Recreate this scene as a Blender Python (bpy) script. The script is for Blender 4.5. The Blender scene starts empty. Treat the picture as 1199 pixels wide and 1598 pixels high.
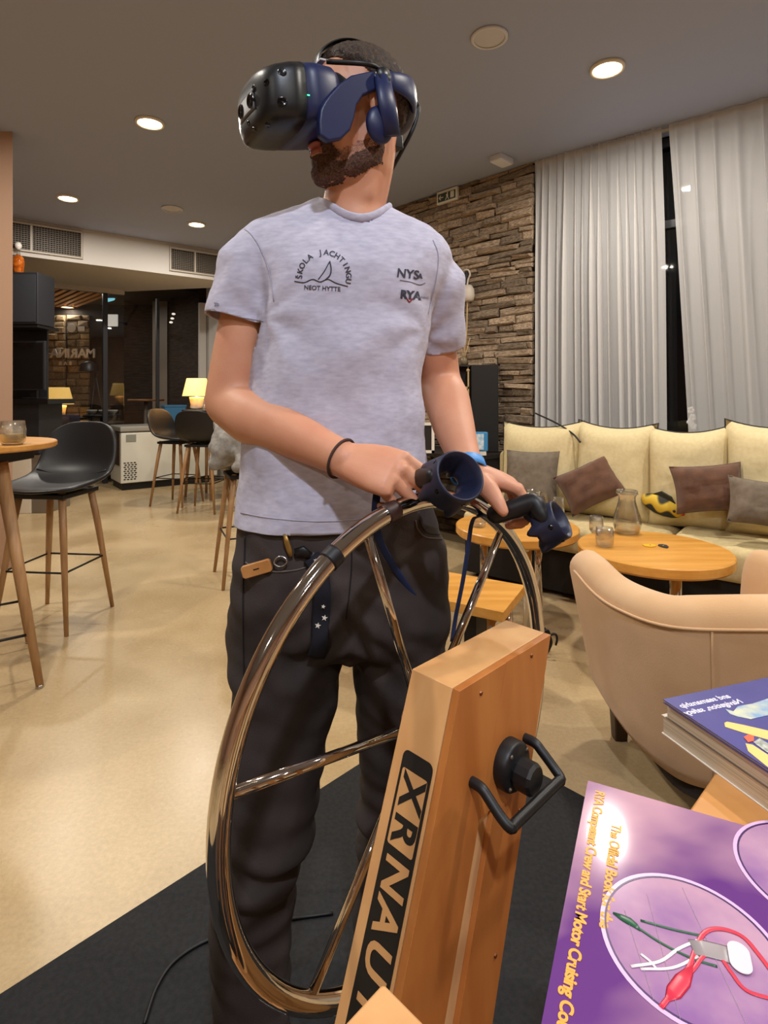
import bpy, bmesh, math, random
import numpy as np
from mathutils import Vector, Matrix, noise
from mathutils.bvhtree import BVHTree
random.seed(7)
V = Vector
PI = math.pi
sc = bpy.context.scene
COL = sc.collection

# ------------------------------------------------------------------ camera
F, CX, HY, CAMH = 880.0, 599.5, 615.0, 1.22      # focal length (px), principal point, camera height
cam_d = bpy.data.cameras.new('camera')
cam = bpy.data.objects.new('camera', cam_d)
COL.objects.link(cam)
cam.location = (0, 0, CAMH)
cam.rotation_euler = (PI / 2, 0, 0)
cam_d.sensor_fit = 'HORIZONTAL'
cam_d.sensor_width = 36.0
cam_d.lens = F / 1199.0 * 36.0
cam_d.shift_y = -(799.0 - HY) / 1199.0
cam_d.clip_start = 0.02
sc.camera = cam

# ------------------------------------------------------------------ world, view
world = bpy.data.worlds.new('world')
sc.world = world
world.use_nodes = True
world.node_tree.nodes['Background'].inputs[0].default_value = (0.012, 0.016, 0.028, 1)
world.node_tree.nodes['Background'].inputs[1].default_value = 1.0
sc.view_settings.view_transform = 'Standard'
sc.view_settings.look = 'None'
sc.view_settings.exposure = 0.0
sc.view_settings.gamma = 1.0
sc.view_settings.use_curve_mapping = False
sc.cycles.use_denoising = True
sc.cycles.caustics_reflective = False
sc.cycles.caustics_refractive = False
sc.cycles.max_bounces = 8

CEIL = 3.05
WARM = (1.0, 0.93, 0.83)
COOL = (0.78, 0.85, 1.0)
LAMP_W = 32.0

def lamp(name, loc, power, color, size=0.13, spread=180):
    d = bpy.data.lights.new(name, 'AREA')
    d.shape = 'DISK'
    d.size = size
    d.energy = power
    d.color = color
    d.spread = math.radians(spread)
    o = bpy.data.objects.new(name, d)
    COL.objects.link(o)
    o.location = loc
    return o

# ------------------------------------------------------------------ helpers
def W(px, py, Y):
    """a point of the place: what the photograph shows at (px, py), Y metres in front of the camera"""
    return V(((px - CX) / F * Y, Y, CAMH - (py - HY) / F * Y))

def WZ(px, py, z):
    """the same, on the horizontal plane at height z"""
    return W(px, py, F * (CAMH - z) / (py - HY))

def WP(px, py, p, n):
    """the same, on the plane through p with normal n"""
    r = V(((px - CX) / F, 1.0, -(py - HY) / F))
    c = V((0, 0, CAMH))
    return c + r * ((V(p) - c).dot(n) / r.dot(n))

def s2l(c):
    out = []
    for v in c:
        v = v / 255.0
        out.append(v / 12.92 if v <= 0.04045 else ((v + 0.055) / 1.055) ** 2.4)
    return (*out, 1.0)

MATS = {}
def mat(name, col, rough=0.5, metal=0.0, col2=None, scale=20.0, stretch=(1, 1, 1), detail=4.0, ramp=(0.35, 0.65),
        bump=0.0, bscale=None, bstretch=None, trans=0.0, ior=1.45, emit=None, estr=0.0, sss=0.0, spec=0.5, coat=0.0,
        alpha=1.0, sheen=0.0, rand=0.0, coord='Object', rough2=None):
    if name in MATS:
        return MATS[name]
    m = bpy.data.materials.new(name)
    m.use_nodes = True
    nt = m.node_tree
    b = nt.nodes['Principled BSDF']
    I = b.inputs
    I['Base Color'].default_value = s2l(col)
    I['Roughness'].default_value = rough
    I['Metallic'].default_value = metal
    I['IOR'].default_value = ior
    I['Specular IOR Level'].default_value = spec
    I['Transmission Weight'].default_value = trans
    I['Alpha'].default_value = alpha
    if coat:
        I['Coat Weight'].default_value = coat
        I['Coat Roughness'].default_value = 0.08
    if sheen:
        I['Sheen Weight'].default_value = sheen
    if sss:
        I['Subsurface Weight'].default_value = sss
        I['Subsurface Radius'].default_value = (0.012, 0.005, 0.003)
        I['Subsurface Scale'].default_value = 1.0
    if emit:
        I['Emission Color'].default_value = s2l(emit)
        I['Emission Strength'].default_value = estr
    tc = mp = None
    if col2 or bump or rand:
        tc = nt.nodes.new('ShaderNodeTexCoord')
    if col2:
        mp = nt.nodes.new('ShaderNodeMapping')
        mp.inputs['Scale'].default_value = stretch
        nt.links.new(tc.outputs[coord], mp.inputs['Vector'])
        nz = nt.nodes.new('ShaderNodeTexNoise')
        nz.inputs['Scale'].default_value = scale
        nz.inputs['Detail'].default_value = detail
        nt.links.new(mp.outputs['Vector'], nz.inputs['Vector'])
        cr = nt.nodes.new('ShaderNodeValToRGB')
        cr.color_ramp.elements[0].position, cr.color_ramp.elements[1].position = ramp
        cr.color_ramp.elements[0].color = s2l(col)
        cr.color_ramp.elements[1].color = s2l(col2)
        nt.links.new(nz.outputs['Fac'], cr.inputs['Fac'])
        src = cr.outputs['Color']
        if rand:
            oi = nt.nodes.new('ShaderNodeObjectInfo')
            hs = nt.nodes.new('ShaderNodeHueSaturation')
            mr = nt.nodes.new('ShaderNodeMapRange')
            mr.inputs['To Min'].default_value = 1.0 - rand
            mr.inputs['To Max'].default_value = 1.0 + rand
            nt.links.new(oi.outputs['Random'], mr.inputs['Value'])
            nt.links.new(mr.outputs['Result'], hs.inputs['Value'])
            nt.links.new(src, hs.inputs['Color'])
            src = hs.outputs['Color']
        nt.links.new(src, I['Base Color'])
        if rough2 is not None:
            mr2 = nt.nodes.new('ShaderNodeMapRange')
            mr2.inputs['From Min'].default_value, mr2.inputs['From Max'].default_value = ramp
            mr2.inputs['To Min'].default_value = rough
            mr2.inputs['To Max'].default_value = rough2
            nt.links.new(nz.outputs['Fac'], mr2.inputs['Value'])
            nt.links.new(mr2.outputs['Result'], I['Roughness'])
    if bump:
        mp2 = nt.nodes.new('ShaderNodeMapping')
        mp2.inputs['Scale'].default_value = bstretch or stretch
        nt.links.new(tc.outputs[coord], mp2.inputs['Vector'])
        n2 = nt.nodes.new('ShaderNodeTexNoise')
        n2.inputs['Scale'].default_value = bscale or scale * 3
        n2.inputs['Detail'].default_value = 3
        nt.links.new(mp2.outputs['Vector'], n2.inputs['Vector'])
        bp = nt.nodes.new('ShaderNodeBump')
        bp.inputs['Strength'].default_value = bump
        bp.inputs['Distance'].default_value = 0.004
        nt.links.new(n2.outputs['Fac'], bp.inputs['Height'])
        nt.links.new(bp.outputs['Normal'], I['Normal'])
    MATS[name] = m
    return m

def wood(name, c1, c2, stretch=(1, 12, 12), scale=3.0, rough=0.45, **k):
    return mat(name, c1, rough, col2=c2, scale=scale, stretch=stretch, detail=6, ramp=(0.3, 0.7), bump=0.05, bscale=scale * 4, **k)

# ---- geometry builders: each returns (verts, faces)
def g_box(sx, sy, sz, c=(0, 0, 0), R=None):
    v = [V((x * sx / 2, y * sy / 2, z * sz / 2)) for x in (-1, 1) for y in (-1, 1) for z in (-1, 1)]
    if R:
        v = [R @ p for p in v]
    v = [p + V(c) for p in v]
    return v, [(0, 1, 3, 2), (4, 6, 7, 5), (0, 4, 5, 1), (2, 3, 7, 6), (0, 2, 6, 4), (1, 5, 7, 3)]

def g_loft(rings, cap0=True, cap1=True, closed=False):
    n = len(rings[0])
    v = [p for r in rings for p in r]
    f = []
    m = len(rings)
    for i in range(m if closed else m - 1):
        a, b = i * n, ((i + 1) % m) * n
        for j in range(n):
            k = (j + 1) % n
            f.append((a + j, a + k, b + k, b + j))
    if not closed:
        if cap0:
            f.append(tuple(reversed(range(n))))
        if cap1:
            f.append(tuple((m - 1) * n + j for j in range(n)))
    return v, f

def frames(path, up=None):
    """parallel-transported frames along a polyline"""
    P = [V(p) for p in path]
    T = []
    for i in range(len(P)):
        a = P[max(i - 1, 0)]
        b = P[min(i + 1, len(P) - 1)]
        T.append((b - a).normalized())
    u = V(up) if up else (V((0, 0, 1)) if abs(T[0].z) < 0.9 else V((1, 0, 0)))
    u = (u - T[0] * u.dot(T[0])).normalized()
    out = []
    for t in T:
        u = (u - t * u.dot(t))
        u = u.normalized() if u.length > 1e-6 else t.orthogonal().normalized()
        out.append((t, u, t.cross(u)))
    return P, out

def g_tube(path, r, seg=10, cap=True, up=None, flat=1.0, closed=False):
    """round tube; r a number or one per point; flat scales the second axis"""
    P, fr = frames(path, up)
    if closed:
        fr = []
        n = len(P)
        u = None
        for i in range(n):
            t = (P[(i + 1) % n] - P[i - 1]).normalized()
            if u is None:
                u = V(up) if up else t.orthogonal()
            u = (u - t * u.dot(t)).normalized()
            fr.append((t, u, t.cross(u)))
    rr = r if hasattr(r, '__len__') else [r] * len(P)
    rings = []
    for p, (t, u, w), q in zip(P, fr, rr):
        rings.append([p + u * (q * math.cos(2 * PI * j / seg)) + w * (q * flat * math.sin(2 * PI * j / seg)) for j in range(seg)])
    return g_loft(rings, cap, cap, closed)

def g_limb(path, radii, seg=14, flat=1.0, up=None):
    """tapered tube with rounded ends"""
    P = [V(p) for p in path]
    a = (P[1] - P[0]).normalized()
    b = (P[-1] - P[-2]).normalized()
    path2, r2 = [], []
    for k in (90, 60, 30):
        path2.append(P[0] - a * radii[0] * math.sin(math.radians(k)))
        r2.append(max(radii[0] * math.cos(math.radians(k)), radii[0] * 0.03))
    path2 += P
    r2 += list(radii)
    for k in (30, 60, 90):
        path2.append(P[-1] + b * radii[-1] * math.sin(math.radians(k)))
        r2.append(max(radii[-1] * math.cos(math.radians(k)), radii[-1] * 0.03))
    return g_tube(path2, r2, seg, True, up, flat)

def g_lathe(prof, seg=24, axis=None, origin=(0, 0, 0), cap0=False, cap1=False):
    """profile of (radius, height); axis: direction of the height"""
    ax = V(axis or (0, 0, 1)).normalized()
    u = V((1, 0, 0)) if abs(ax.x) < 0.9 else V((0, 1, 0))
    u = (u - ax * u.dot(ax)).normalized()
    w = ax.cross(u)
    o = V(origin)
    rings = [[o + ax * h + (u * math.cos(2 * PI * j / seg) + w * math.sin(2 * PI * j / seg)) * max(r, 1e-5) for j in range(seg)] for r, h in prof]
    return g_loft(rings, cap0, cap1)

def g_ell(c, r, R=None, seg=20, rings=12):
    v, f = [], []
    rr = []
    for i in range(rings + 1):
        a = PI * i / rings - PI / 2
        ring = []
        for j in range(seg):
            b = 2 * PI * j / seg
            s = max(math.cos(a), 0.002)
            p = V((r[0] * s * math.cos(b), r[1] * s * math.sin(b), r[2] * math.sin(a)))
            if R:
                p = R @ p
            ring.append(p + V(c))
        rr.append(ring)
    return g_loft(rr)

def g_prism(poly, h0, h1, M=None):
    """polygon (x, y) extruded from z=h0 to h1, then M"""
    r0 = [V((x, y, h0)) for x, y in poly]
    r1 = [V((x, y, h1)) for x, y in poly]
    v, f = g_loft([r0, r1])
    if M:
        v = [M @ p for p in v]
    return v, f

def g_join(*gs):
    v, f = [], []
    for a, b in gs:
        o = len(v)
        v += list(a)
        f += [tuple(i + o for i in q) for q in b]
    return v, f

def xf(g, M):
    return [M @ V(p) for p in g[0]], g[1]

def ring_pts(c, rx, ry, n=24, e=2.0, z=None, ax=(1, 0, 0), ay=(0, 1, 0)):
    """superellipse ring about c"""
    c, ax, ay = V(c), V(ax), V(ay)
    out = []
    for j in range(n):
        a = 2 * PI * j / n
        x = math.copysign(abs(math.cos(a)) ** (2 / e), math.cos(a))
        y = math.copysign(abs(math.sin(a)) ** (2 / e), math.sin(a))
        out.append(c + ax * (rx * x) + ay * (ry * y))
    return out

def rrect(w, h, r, n=5):
    pts = []
    for cx, cy, a0 in ((w / 2 - r, h / 2 - r, 0), (-w / 2 + r, h / 2 - r, 90), (-w / 2 + r, -h / 2 + r, 180), (w / 2 - r, -h / 2 + r, 270)):
        for k in range(n + 1):
            a = math.radians(a0 + 90 * k / n)
            pts.append((cx + r * math.cos(a), cy + r * math.sin(a)))
    return pts

# ---- objects
def mesh_of(name, g, smooth=False):
    me = bpy.data.meshes.new(name)
    me.from_pydata([tuple(p) for p in g[0]], [], [tuple(q) for q in g[1]])
    bm = bmesh.new()
    bm.from_mesh(me)
    bmesh.ops.recalc_face_normals(bm, faces=bm.faces)
    bm.to_mesh(me)
    bm.free()
    if smooth:
        me.polygons.foreach_set('use_smooth', [True] * len(me.polygons))
    return me

def obj(name, g, m, parent=None, smooth=False, bevel=0.0, seg=2, loc=None, world=True, auto=None):
    """one mesh object; with world=True a child's coordinates are those of the place, else the parent's own"""
    me = g if isinstance(g, bpy.types.Mesh) else mesh_of(name, g, smooth)
    if not me.materials:
        me.materials.append(m)
    o = bpy.data.objects.new(name, me)
    COL.objects.link(o)
    if loc is not None:
        o.location = loc
    if parent:
        o.parent = parent
        if world:
            o.matrix_parent_inverse = MW[parent.name].inverted()
        MW[o.name] = (MW[parent.name] if not world else Matrix.Identity(4))
    else:
        MW[o.name] = Matrix.Translation(o.location)
    if bevel:
        b = o.modifiers.new('bevel', 'BEVEL')
        b.width = bevel
        b.segments = seg
        b.limit_method = 'ANGLE'
        b.angle_limit = math.radians(35)
        if not smooth:
            me.polygons.foreach_set('use_smooth', [True] * len(me.polygons))
            wn = o.modifiers.new('normals', 'WEIGHTED_NORMAL')
            wn.keep_sharp = False
    return o

MW = {}
def tag(o, label, cat=None, group=None, kind=None):
    o['label'] = label
    if cat:
        o['category'] = cat
    if group:
        o['group'] = group
    if kind:
        o['kind'] = kind
    return o

def thing(name, label, cat, loc=(0, 0, 0), rotz=0.0, group=None):
    o = bpy.data.objects.new(name, None)
    o.empty_display_size = 0.05
    COL.objects.link(o)
    o.location = loc
    o.rotation_euler = (0, 0, rotz)
    MW[o.name] = Matrix.Translation(V(loc)) @ Matrix.Rotation(rotz, 4, 'Z')
    return tag(o, label, cat, group)

def struct(name, g, m, label, cat, **k):
    return tag(obj(name, g, m, **k), label, cat, kind='structure')

def dup(root, loc, rotz, label, group=None):
    r = root.copy()
    COL.objects.link(r)
    r.location = loc
    r.rotation_euler = (0, 0, rotz)
    r['label'] = label
    MW[r.name] = Matrix.Translation(V(loc)) @ Matrix.Rotation(rotz, 4, 'Z')
    if group:
        r['group'] = group
    for ch in list(root.children):
        c = ch.copy()
        COL.objects.link(c)
        c.parent = r
        for g in ch.children:
            d = g.copy()
            COL.objects.link(d)
            d.parent = c
    return r

def text_geo(s, size, depth=0.0004, M=None, bold=0.0, align='CENTER', spacing=1.0, sub=0):
    cu = bpy.data.curves.new('text', 'FONT')
    cu.body = s
    cu.size = size
    cu.extrude = depth / 2
    cu.offset = bold
    cu.align_x = align
    cu.align_y = 'CENTER'
    cu.space_character = spacing
    cu.resolution_u = 4
    o = bpy.data.objects.new('text', cu)
    COL.objects.link(o)
    dg = bpy.context.evaluated_depsgraph_get()
    me = bpy.data.meshes.new_from_object(o.evaluated_get(dg))
    bpy.data.objects.remove(o)
    if sub:
        bm = bmesh.new()
        bm.from_mesh(me)
        bmesh.ops.triangulate(bm, faces=bm.faces)
        for _ in range(sub):
            bmesh.ops.subdivide_edges(bm, edges=[e for e in bm.edges if e.calc_length() > size * 0.25], cuts=1)
        bm.to_mesh(me)
        bm.free()
    v = [V(p.co) for p in me.vertices]
    f = [tuple(p.vertices) for p in me.polygons]
    if M:
        v = [M @ p for p in v]
    return v, f

def basis(o, x, y, z):
    """matrix with columns x, y, z and origin o"""
    x, y, z, o = V(x), V(y), V(z), V(o)
    return Matrix(((x.x, y.x, z.x, o.x), (x.y, y.y, z.y, o.y), (x.z, y.z, z.z, o.z), (0, 0, 0, 1)))

def remesh(g, voxel, it=4, factor=0.5):
    me = mesh_of('tmp', g)
    o = bpy.data.objects.new('tmp', me)
    COL.objects.link(o)
    m = o.modifiers.new('r', 'REMESH')
    m.mode = 'VOXEL'
    m.voxel_size = voxel
    m.use_smooth_shade = True
    if it:
        s = o.modifiers.new('s', 'SMOOTH')
        s.factor = factor
        s.iterations = it
    dg = bpy.context.evaluated_depsgraph_get()
    out = bpy.data.meshes.new_from_object(o.evaluated_get(dg))
    bpy.data.objects.remove(o)
    bpy.data.meshes.remove(me)
    out.materials.clear()
    return out

def displace(me, fn):
    me.update()
    n = len(me.vertices)
    co = np.empty(n * 3)
    me.vertices.foreach_get('co', co)
    no = np.empty(n * 3)
    me.vertex_normals.foreach_get('vector', no)
    co = co.reshape(-1, 3)
    no = no.reshape(-1, 3)
    d = np.array([fn(V(c), V(k)) for c, k in zip(co, no)])
    co = co + no * d[:, None]
    me.vertices.foreach_set('co', co.ravel())
    me.update()

def cut_end(me, p, n, radius):
    """open the end of a garment: cut what lies beyond the plane, near p"""
    p, n = V(p), V(n).normalized()
    bm = bmesh.new()
    bm.from_mesh(me)
    fs = [f for f in bm.faces if (f.calc_center_median() - p).length < radius]
    geom = set(fs)
    for f in fs:
        geom.update(f.edges)
        geom.update(f.verts)
    bmesh.ops.bisect_plane(bm, geom=list(geom), plane_co=p, plane_no=n, clear_outer=True)
    bm.to_mesh(me)
    bm.free()

def smooth_path(pts, n=8):
    """Catmull-Rom through the points"""
    P = [V(p) for p in pts]
    P = [P[0] * 2 - P[1]] + P + [P[-1] * 2 - P[-2]]
    out = []
    for i in range(1, len(P) - 2):
        for k in range(n):
            t = k / n
            a, b, c, d = P[i - 1], P[i], P[i + 1], P[i + 2]
            out.append(0.5 * ((2 * b) + (c - a) * t + (2 * a - 5 * b + 4 * c - d) * t * t + (3 * b - a - 3 * c + d) * t ** 3))
    out.append(P[-2])
    return out

# ------------------------------------------------------------------ materials
M_ceil = mat('ceiling_paint', (160, 170, 200), 0.9, bump=0.03, bscale=160)
M_white = mat('white_plaster', (196, 192, 186), 0.85, bump=0.03, bscale=120)
M_pillar = mat('taupe_plaster', (182, 148, 124), 0.85, bump=0.03, bscale=120)
M_floor = mat('polished_concrete', (172, 146, 106), 0.2, col2=(202, 178, 138), scale=1.6, detail=9, ramp=(0.3, 0.72), bump=0.02, bscale=60, rough2=0.36)
# fine speckle of the concrete aggregate
_nt = M_floor.node_tree
_b = _nt.nodes['Principled BSDF']
_src = _b.inputs['Base Color'].links[0].from_socket
_tc = _nt.nodes.new('ShaderNodeTexCoord')
_nz = _nt.nodes.new('ShaderNodeTexNoise')
_nz.inputs['Scale'].default_value = 70
_nz.inputs['Detail'].default_value = 6
_nz.inputs['Roughness'].default_value = 0.75
_nt.links.new(_tc.outputs['Object'], _nz.inputs['Vector'])
_mr = _nt.nodes.new('ShaderNodeMapRange')
_mr.inputs['From Min'].default_value, _mr.inputs['From Max'].default_value = 0.3, 0.7
_mr.inputs['To Min'].default_value, _mr.inputs['To Max'].default_value = 0.84, 1.1
_nt.links.new(_nz.outputs['Fac'], _mr.inputs['Value'])
_hs = _nt.nodes.new('ShaderNodeHueSaturation')
_nt.links.new(_mr.outputs['Result'], _hs.inputs['Value'])
_nt.links.new(_src, _hs.inputs['Color'])
_nt.links.new(_hs.outputs['Color'], _b.inputs['Base Color'])
M_black = mat('black_plastic', (20, 20, 22), 0.45)
M_blackgloss = mat('black_gloss', (14, 14, 16), 0.22)
M_dark = mat('dark_panel', (36, 37, 42), 0.5)
M_chrome = mat('polished_steel', (215, 208, 200), 0.06, metal=1.0)
M_brush = mat('brushed_steel', (190, 186, 180), 0.28, metal=1.0)
def thin_glass(name, tint=(250, 252, 252), fac=0.09, rough=0.02, body=None, amount=0.0):
    """thin-walled glass: clear, with mirror reflections that grow towards grazing angles"""
    m = bpy.data.materials.new(name)
    m.use_nodes = True
    nt = m.node_tree
    nt.nodes.clear()
    out = nt.nodes.new('ShaderNodeOutputMaterial')
    tr = nt.nodes.new('ShaderNodeBsdfTransparent')
    tr.inputs[0].default_value = s2l(tint)
    gl = nt.nodes.new('ShaderNodeBsdfGlossy')
    gl.inputs['Roughness'].default_value = rough
    lw = nt.nodes.new('ShaderNodeLayerWeight')
    lw.inputs[0].default_value = 0.35
    mp = nt.nodes.new('ShaderNodeMapRange')
    mp.inputs['To Min'].default_value = fac * 0.5
    mp.inputs['To Max'].default_value = min(1.0, fac * 7)
    nt.links.new(lw.outputs['Facing'], mp.inputs['Value'])
    mx = nt.nodes.new('ShaderNodeMixShader')
    nt.links.new(mp.outputs['Result'], mx.inputs[0])
    src = tr.outputs[0]
    if body:
        df = nt.nodes.new('ShaderNodeBsdfTranslucent')
        df.inputs[0].default_value = s2l(body)
        m2 = nt.nodes.new('ShaderNodeMixShader')
        m2.inputs[0].default_value = amount
        nt.links.new(tr.outputs[0], m2.inputs[1])
        nt.links.new(df.outputs[0], m2.inputs[2])
        src = m2.outputs[0]
    nt.links.new(src, mx.inputs[1])
    nt.links.new(gl.outputs[0], mx.inputs[2])
    nt.links.new(mx.outputs[0], out.inputs[0])
    MATS[name] = m
    return m
M_glass = thin_glass('clear_glass', (252, 252, 250), 0.16, 0.02, (236, 232, 220), 0.10)  # faint whitish body put in for the highlights on the glass
M_cream = mat('cream_paint', (230, 222, 206), 0.6)
# ------------------------------------------------------------------ the room
RW0, RWD, RWN = V((1.19, 4.47, 0)), V((-0.688, 0.7256, 0)), V((-0.7256, -0.688, 0))      # right wall: start, direction, into the room
CU0, CUD, CUN = V((1.18, 4.42, 0)), V((0.779, -0.627, 0)), V((-0.627, -0.779, 0))        # curtain line
SO0, SOD, SON = V((-3.84, 5.85, 0)), V((0.791, 0.612, 0)), V((0.612, -0.791, 0))         # soffit front line
GL0 = SO0 - SON * 1.46                                                                   # glass wall line (same direction)

def slab(poly, z0, z1):
    return g_prism(poly, z0, z1)

def wall_g(p0, p1, n, th, z0, z1):
    """wall with its face on the line p0-p1 and its body behind (against n)"""
    p0, p1, n = V(p0), V(p1), V(n)
    q0, q1 = p0 - n * th, p1 - n * th
    return g_prism([(p.x, p.y) for p in (p0, p1, q1, q0)], z0, z1)

struct('floor', slab([(-9, -4.5), (6, -4.5), (6, 14), (-9, 14)], -0.1, 0.0), M_floor, 'beige polished concrete floor of the bar', 'floor')
struct('ceiling', slab([(-6, -4.3), (5, -4.3), (5, 3.0), (1.9, 5.2), (-1.6, 8.6), (-6, 6.5)], CEIL, CEIL + 0.1), M_ceil, 'flat taupe ceiling with round downlights', 'ceiling')
struct('wall_back', slab([(-6, -4.4), (5, -4.4), (5, -4.3), (-6, -4.3)], 0, CEIL), M_pillar, 'plain taupe wall at the near end of the bar', 'wall')
struct('wall_left', slab([(-2.59, 3.93), (-2.655, 4.03), (-6, 4.03), (-6, 3.93)], 0, CEIL), M_pillar, 'taupe plaster wall end at the left edge, behind the bar table', 'wall')
struct('wall_far_left', slab([(-6.1, -4.4), (-6, -4.4), (-6, 4.0), (-6.1, 4.0)], 0, CEIL), M_pillar, 'plain taupe side wall beyond the left edge', 'wall')
struct('wall_near_right', slab([(5, -4.4), (5.1, -4.4), (5.1, 2.2), (5, 2.2)], 0, CEIL), M_pillar, 'plain taupe side wall beyond the right edge', 'wall')

# soffit with its two air grilles
sa, sb = SO0 - SOD * 2.2, SO0 + SOD * 2.72
g1_ = GL0 + SOD * 0.07
struct('trim_1', slab([(p.x, p.y) for p in (sa, sb, GL0 + SOD * 1.46 - SON * 0.06, g1_ - SON * 0.06, V((-4.17, 6.78, 0)), V((-5.6, 5.75, 0)))], 2.665, CEIL - 0.002), M_white, 'white boxed soffit under the ceiling above the glass wall', 'soffit')

# right wall: white plaster, then stacked stone up to the curtain
rw = struct('wall_right', wall_g(RW0 + RWD * 0.02, RW0 + RWD * 5.66, RWN, 0.25, 0, CEIL), M_white, 'wall behind the man clad in stacked brown ledge stone', 'wall')
M_stone = mat('ledge_stone', (88, 75, 63), 0.8, col2=(186, 163, 136), scale=9, stretch=(1, 1, 1), detail=8, ramp=(0.3, 0.72), bump=0.6, bscale=40, rand=0.45)
M_grout = mat('stone_joint_dark', (38, 28, 20), 0.95)  # dark backing that shows in the joints between stones
obj('stone_backing', wall_g(RW0 + RWD * 0.0 + RWN * 0.02, RW0 + RWD * 4.2 + RWN * 0.02, RWN, 0.24, 0, CEIL - 0.001), M_grout, rw)
def stone_geo(rng):
    """one split ledge stone of unit size: chamfered, uneven block"""
    j = lambda a: rng.uniform(-a, a)
    v = []
    for (s, y) in ((0.5, 0.0), (0.5, 0.72), (0.43, 1.0)):
        k = 0.5 if s == 0.5 else 0.33
        for (sx, sz) in ((-1, -1), (1, -1), (1, 1), (-1, 1)):
            v.append(V((sx * s + j(0.03), y + (j(0.22) if y else 0), sz * (0.5 if y < 1 else k) + j(0.07))))
    return g_loft([v[0:4], v[4:8], v[8:12]])
rng = random.Random(3)
stone_meshes = []
for k in range(14):
    me = mesh_of('stone', stone_geo(rng))
    me.materials.append(M_stone)
    stone_meshes.append(me)
vis, rest = [], []
z = 0.0
while z < CEIL - 0.012:
    h = min(rng.choice((0.034, 0.042, 0.05, 0.058, 0.07)), CEIL - z)
    s = -rng.uniform(0.0, 0.1)
    while s < 4.2:
        L = rng.uniform(0.10, 0.42)
        a, b = max(s, -0.015), min(s + L, 4.2)
        if b - a > 0.03:
            pr = rng.uniform(0.02, 0.062)
            e = (a, b, z, h, pr, rng.randrange(14))
            (vis if (a < 1.66 and z > 0.86) else rest).append(e)
        s += L
    z += h
vis.sort(key=lambda e: -(e[1] - e[0]) * e[3])
rest += vis[300:]
vis = vis[:300]
def stone_matrix(e):
    a, b, z, h, pr, k = e
    o = RW0 + RWD * ((a + b) / 2) + RWN * 0.015 + V((0, 0, z + h / 2))
    tl_ = 0.05 * math.sin(a * 37 + z * 91)
    return basis(o, (RWD + V((0, 0, tl_))) * (b - a - 0.006), RWN * pr, V((0, 0, 1)) * (h - 0.004) - RWD * (tl_ * h))
for e in vis:
    o = bpy.data.objects.new('stone', stone_meshes[e[5]])
    COL.objects.link(o)
    o.parent = rw
    o.matrix_local = stone_matrix(e)
gs = []
for e in rest:
    me = stone_meshes[e[5]]
    M = stone_matrix(e)
    gs.append(([M @ p.co for p in me.vertices], [tuple(p.vertices) for p in me.polygons]))
o = obj('stone_courses', g_join(*gs), M_stone, rw)
o['kind'] = 'stuff'

# ------------------------------------------------------------------ ceiling fittings
M_lens = mat('lit_lens', (255, 244, 222), 0.4, emit=(255, 232, 190), estr=26.0)
M_lens_far = mat('lit_lens_far', (255, 244, 222), 0.4, emit=(255, 226, 180), estr=10.0)
def downlight(p, label, power=LAMP_W, color=WARM, r=0.075, lens=None):
    t = thing('ceiling_downlight', label, 'downlight', (p[0], p[1], p[2] - 0.012), 0, 'round ceiling downlights')
    obj('trim_ring', g_lathe([(r, 0.0), (r + 0.004, -0.006), (r + 0.016, -0.006), (r + 0.02, 0.011), (r, 0.011)], 28), M_cream, t, True, world=False)
    obj('lens', g_lathe([(r, 0.002), (r * 0.6, -0.003), (0, -0.005)], 28), lens or M_lens, t, True, world=False)
    lamp('downlight_lamp', (p[0], p[1], p[2] - 0.03), power, color)
for (px, py, lab, pw) in ((234, 190, 'lit round downlight left of the headset, above the left wall end', 1.0),
                      (106, 308, 'lit round downlight nearest the left air grille', 1.0),
                      (307, 349, 'lit round downlight above the shoulder, nearest the second air grille', 1.0),
                      (948, 105, 'lit round downlight in front of the curtains, brightest on the right', 1.05)):
    downlight(WZ(px, py, CEIL), lab, LAMP_W * pw)
for (x, y, lab, c, w) in ((-1.45, 1.2, 'round downlight out of view above the concrete floor left of the man', WARM, 0.92),
                       (1.45, 0.95, 'round downlight out of view above the armchair', WARM, 1.0),
                       (0.25, -0.75, 'added cool fill downlight out of view behind the photographer, middle', COOL, 1.7),  # added fill, cool so that the shirt front turns bluish
                       (-1.5, -2.0, 'round downlight out of view at the back wall, left', WARM, 0.9),
                       (1.6, -2.0, 'round downlight out of view at the back wall, right', WARM, 0.9),
                       (2.7, 2.2, 'round downlight out of view above the right end of the sofa', WARM, 0.9),
                       (-2.9, 2.6, 'added downlight out of view beyond the left edge, brightening the wall end', WARM, 0.9)):  # added to brighten the left wall end and the soffit
    downlight((x, y, CEIL), lab, LAMP_W * w, c)

M_ring = mat('fitting_paint', (206, 208, 218), 0.6)
M_spk = mat('speaker_grille', (198, 200, 212), 0.8, bump=0.25, bscale=900)
def ceiling_speaker(p, r, label):
    t = thing('ceiling_speaker', label, 'speaker', (p.x, p.y, CEIL - 0.012), 0, 'round ceiling speakers')
    obj('trim_ring', g_lathe([(r, 0.0), (r + 0.005, -0.004), (r + 0.016, 0.0), (r + 0.016, 0.011), (r, 0.011)], 32), M_ring, t, True, world=False)
    obj('grille', g_lathe([(r, 0.003), (r * 0.5, 0.001), (0, 0.0)], 32), M_spk, t, True, world=False)
ceiling_speaker(WZ(764, 57, CEIL), 0.078, 'round white ceiling speaker right of the headset')
ceiling_speaker(WZ(269, 325, CEIL), 0.085, 'small round speaker among the far left downlights')
p = W(783, 257, 4.36)
t = thing('emergency_light', 'flat white box on the ceiling at the top of the stone wall', 'light fitting', (p.x, p.y, CEIL - 0.045), 0.75)
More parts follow.
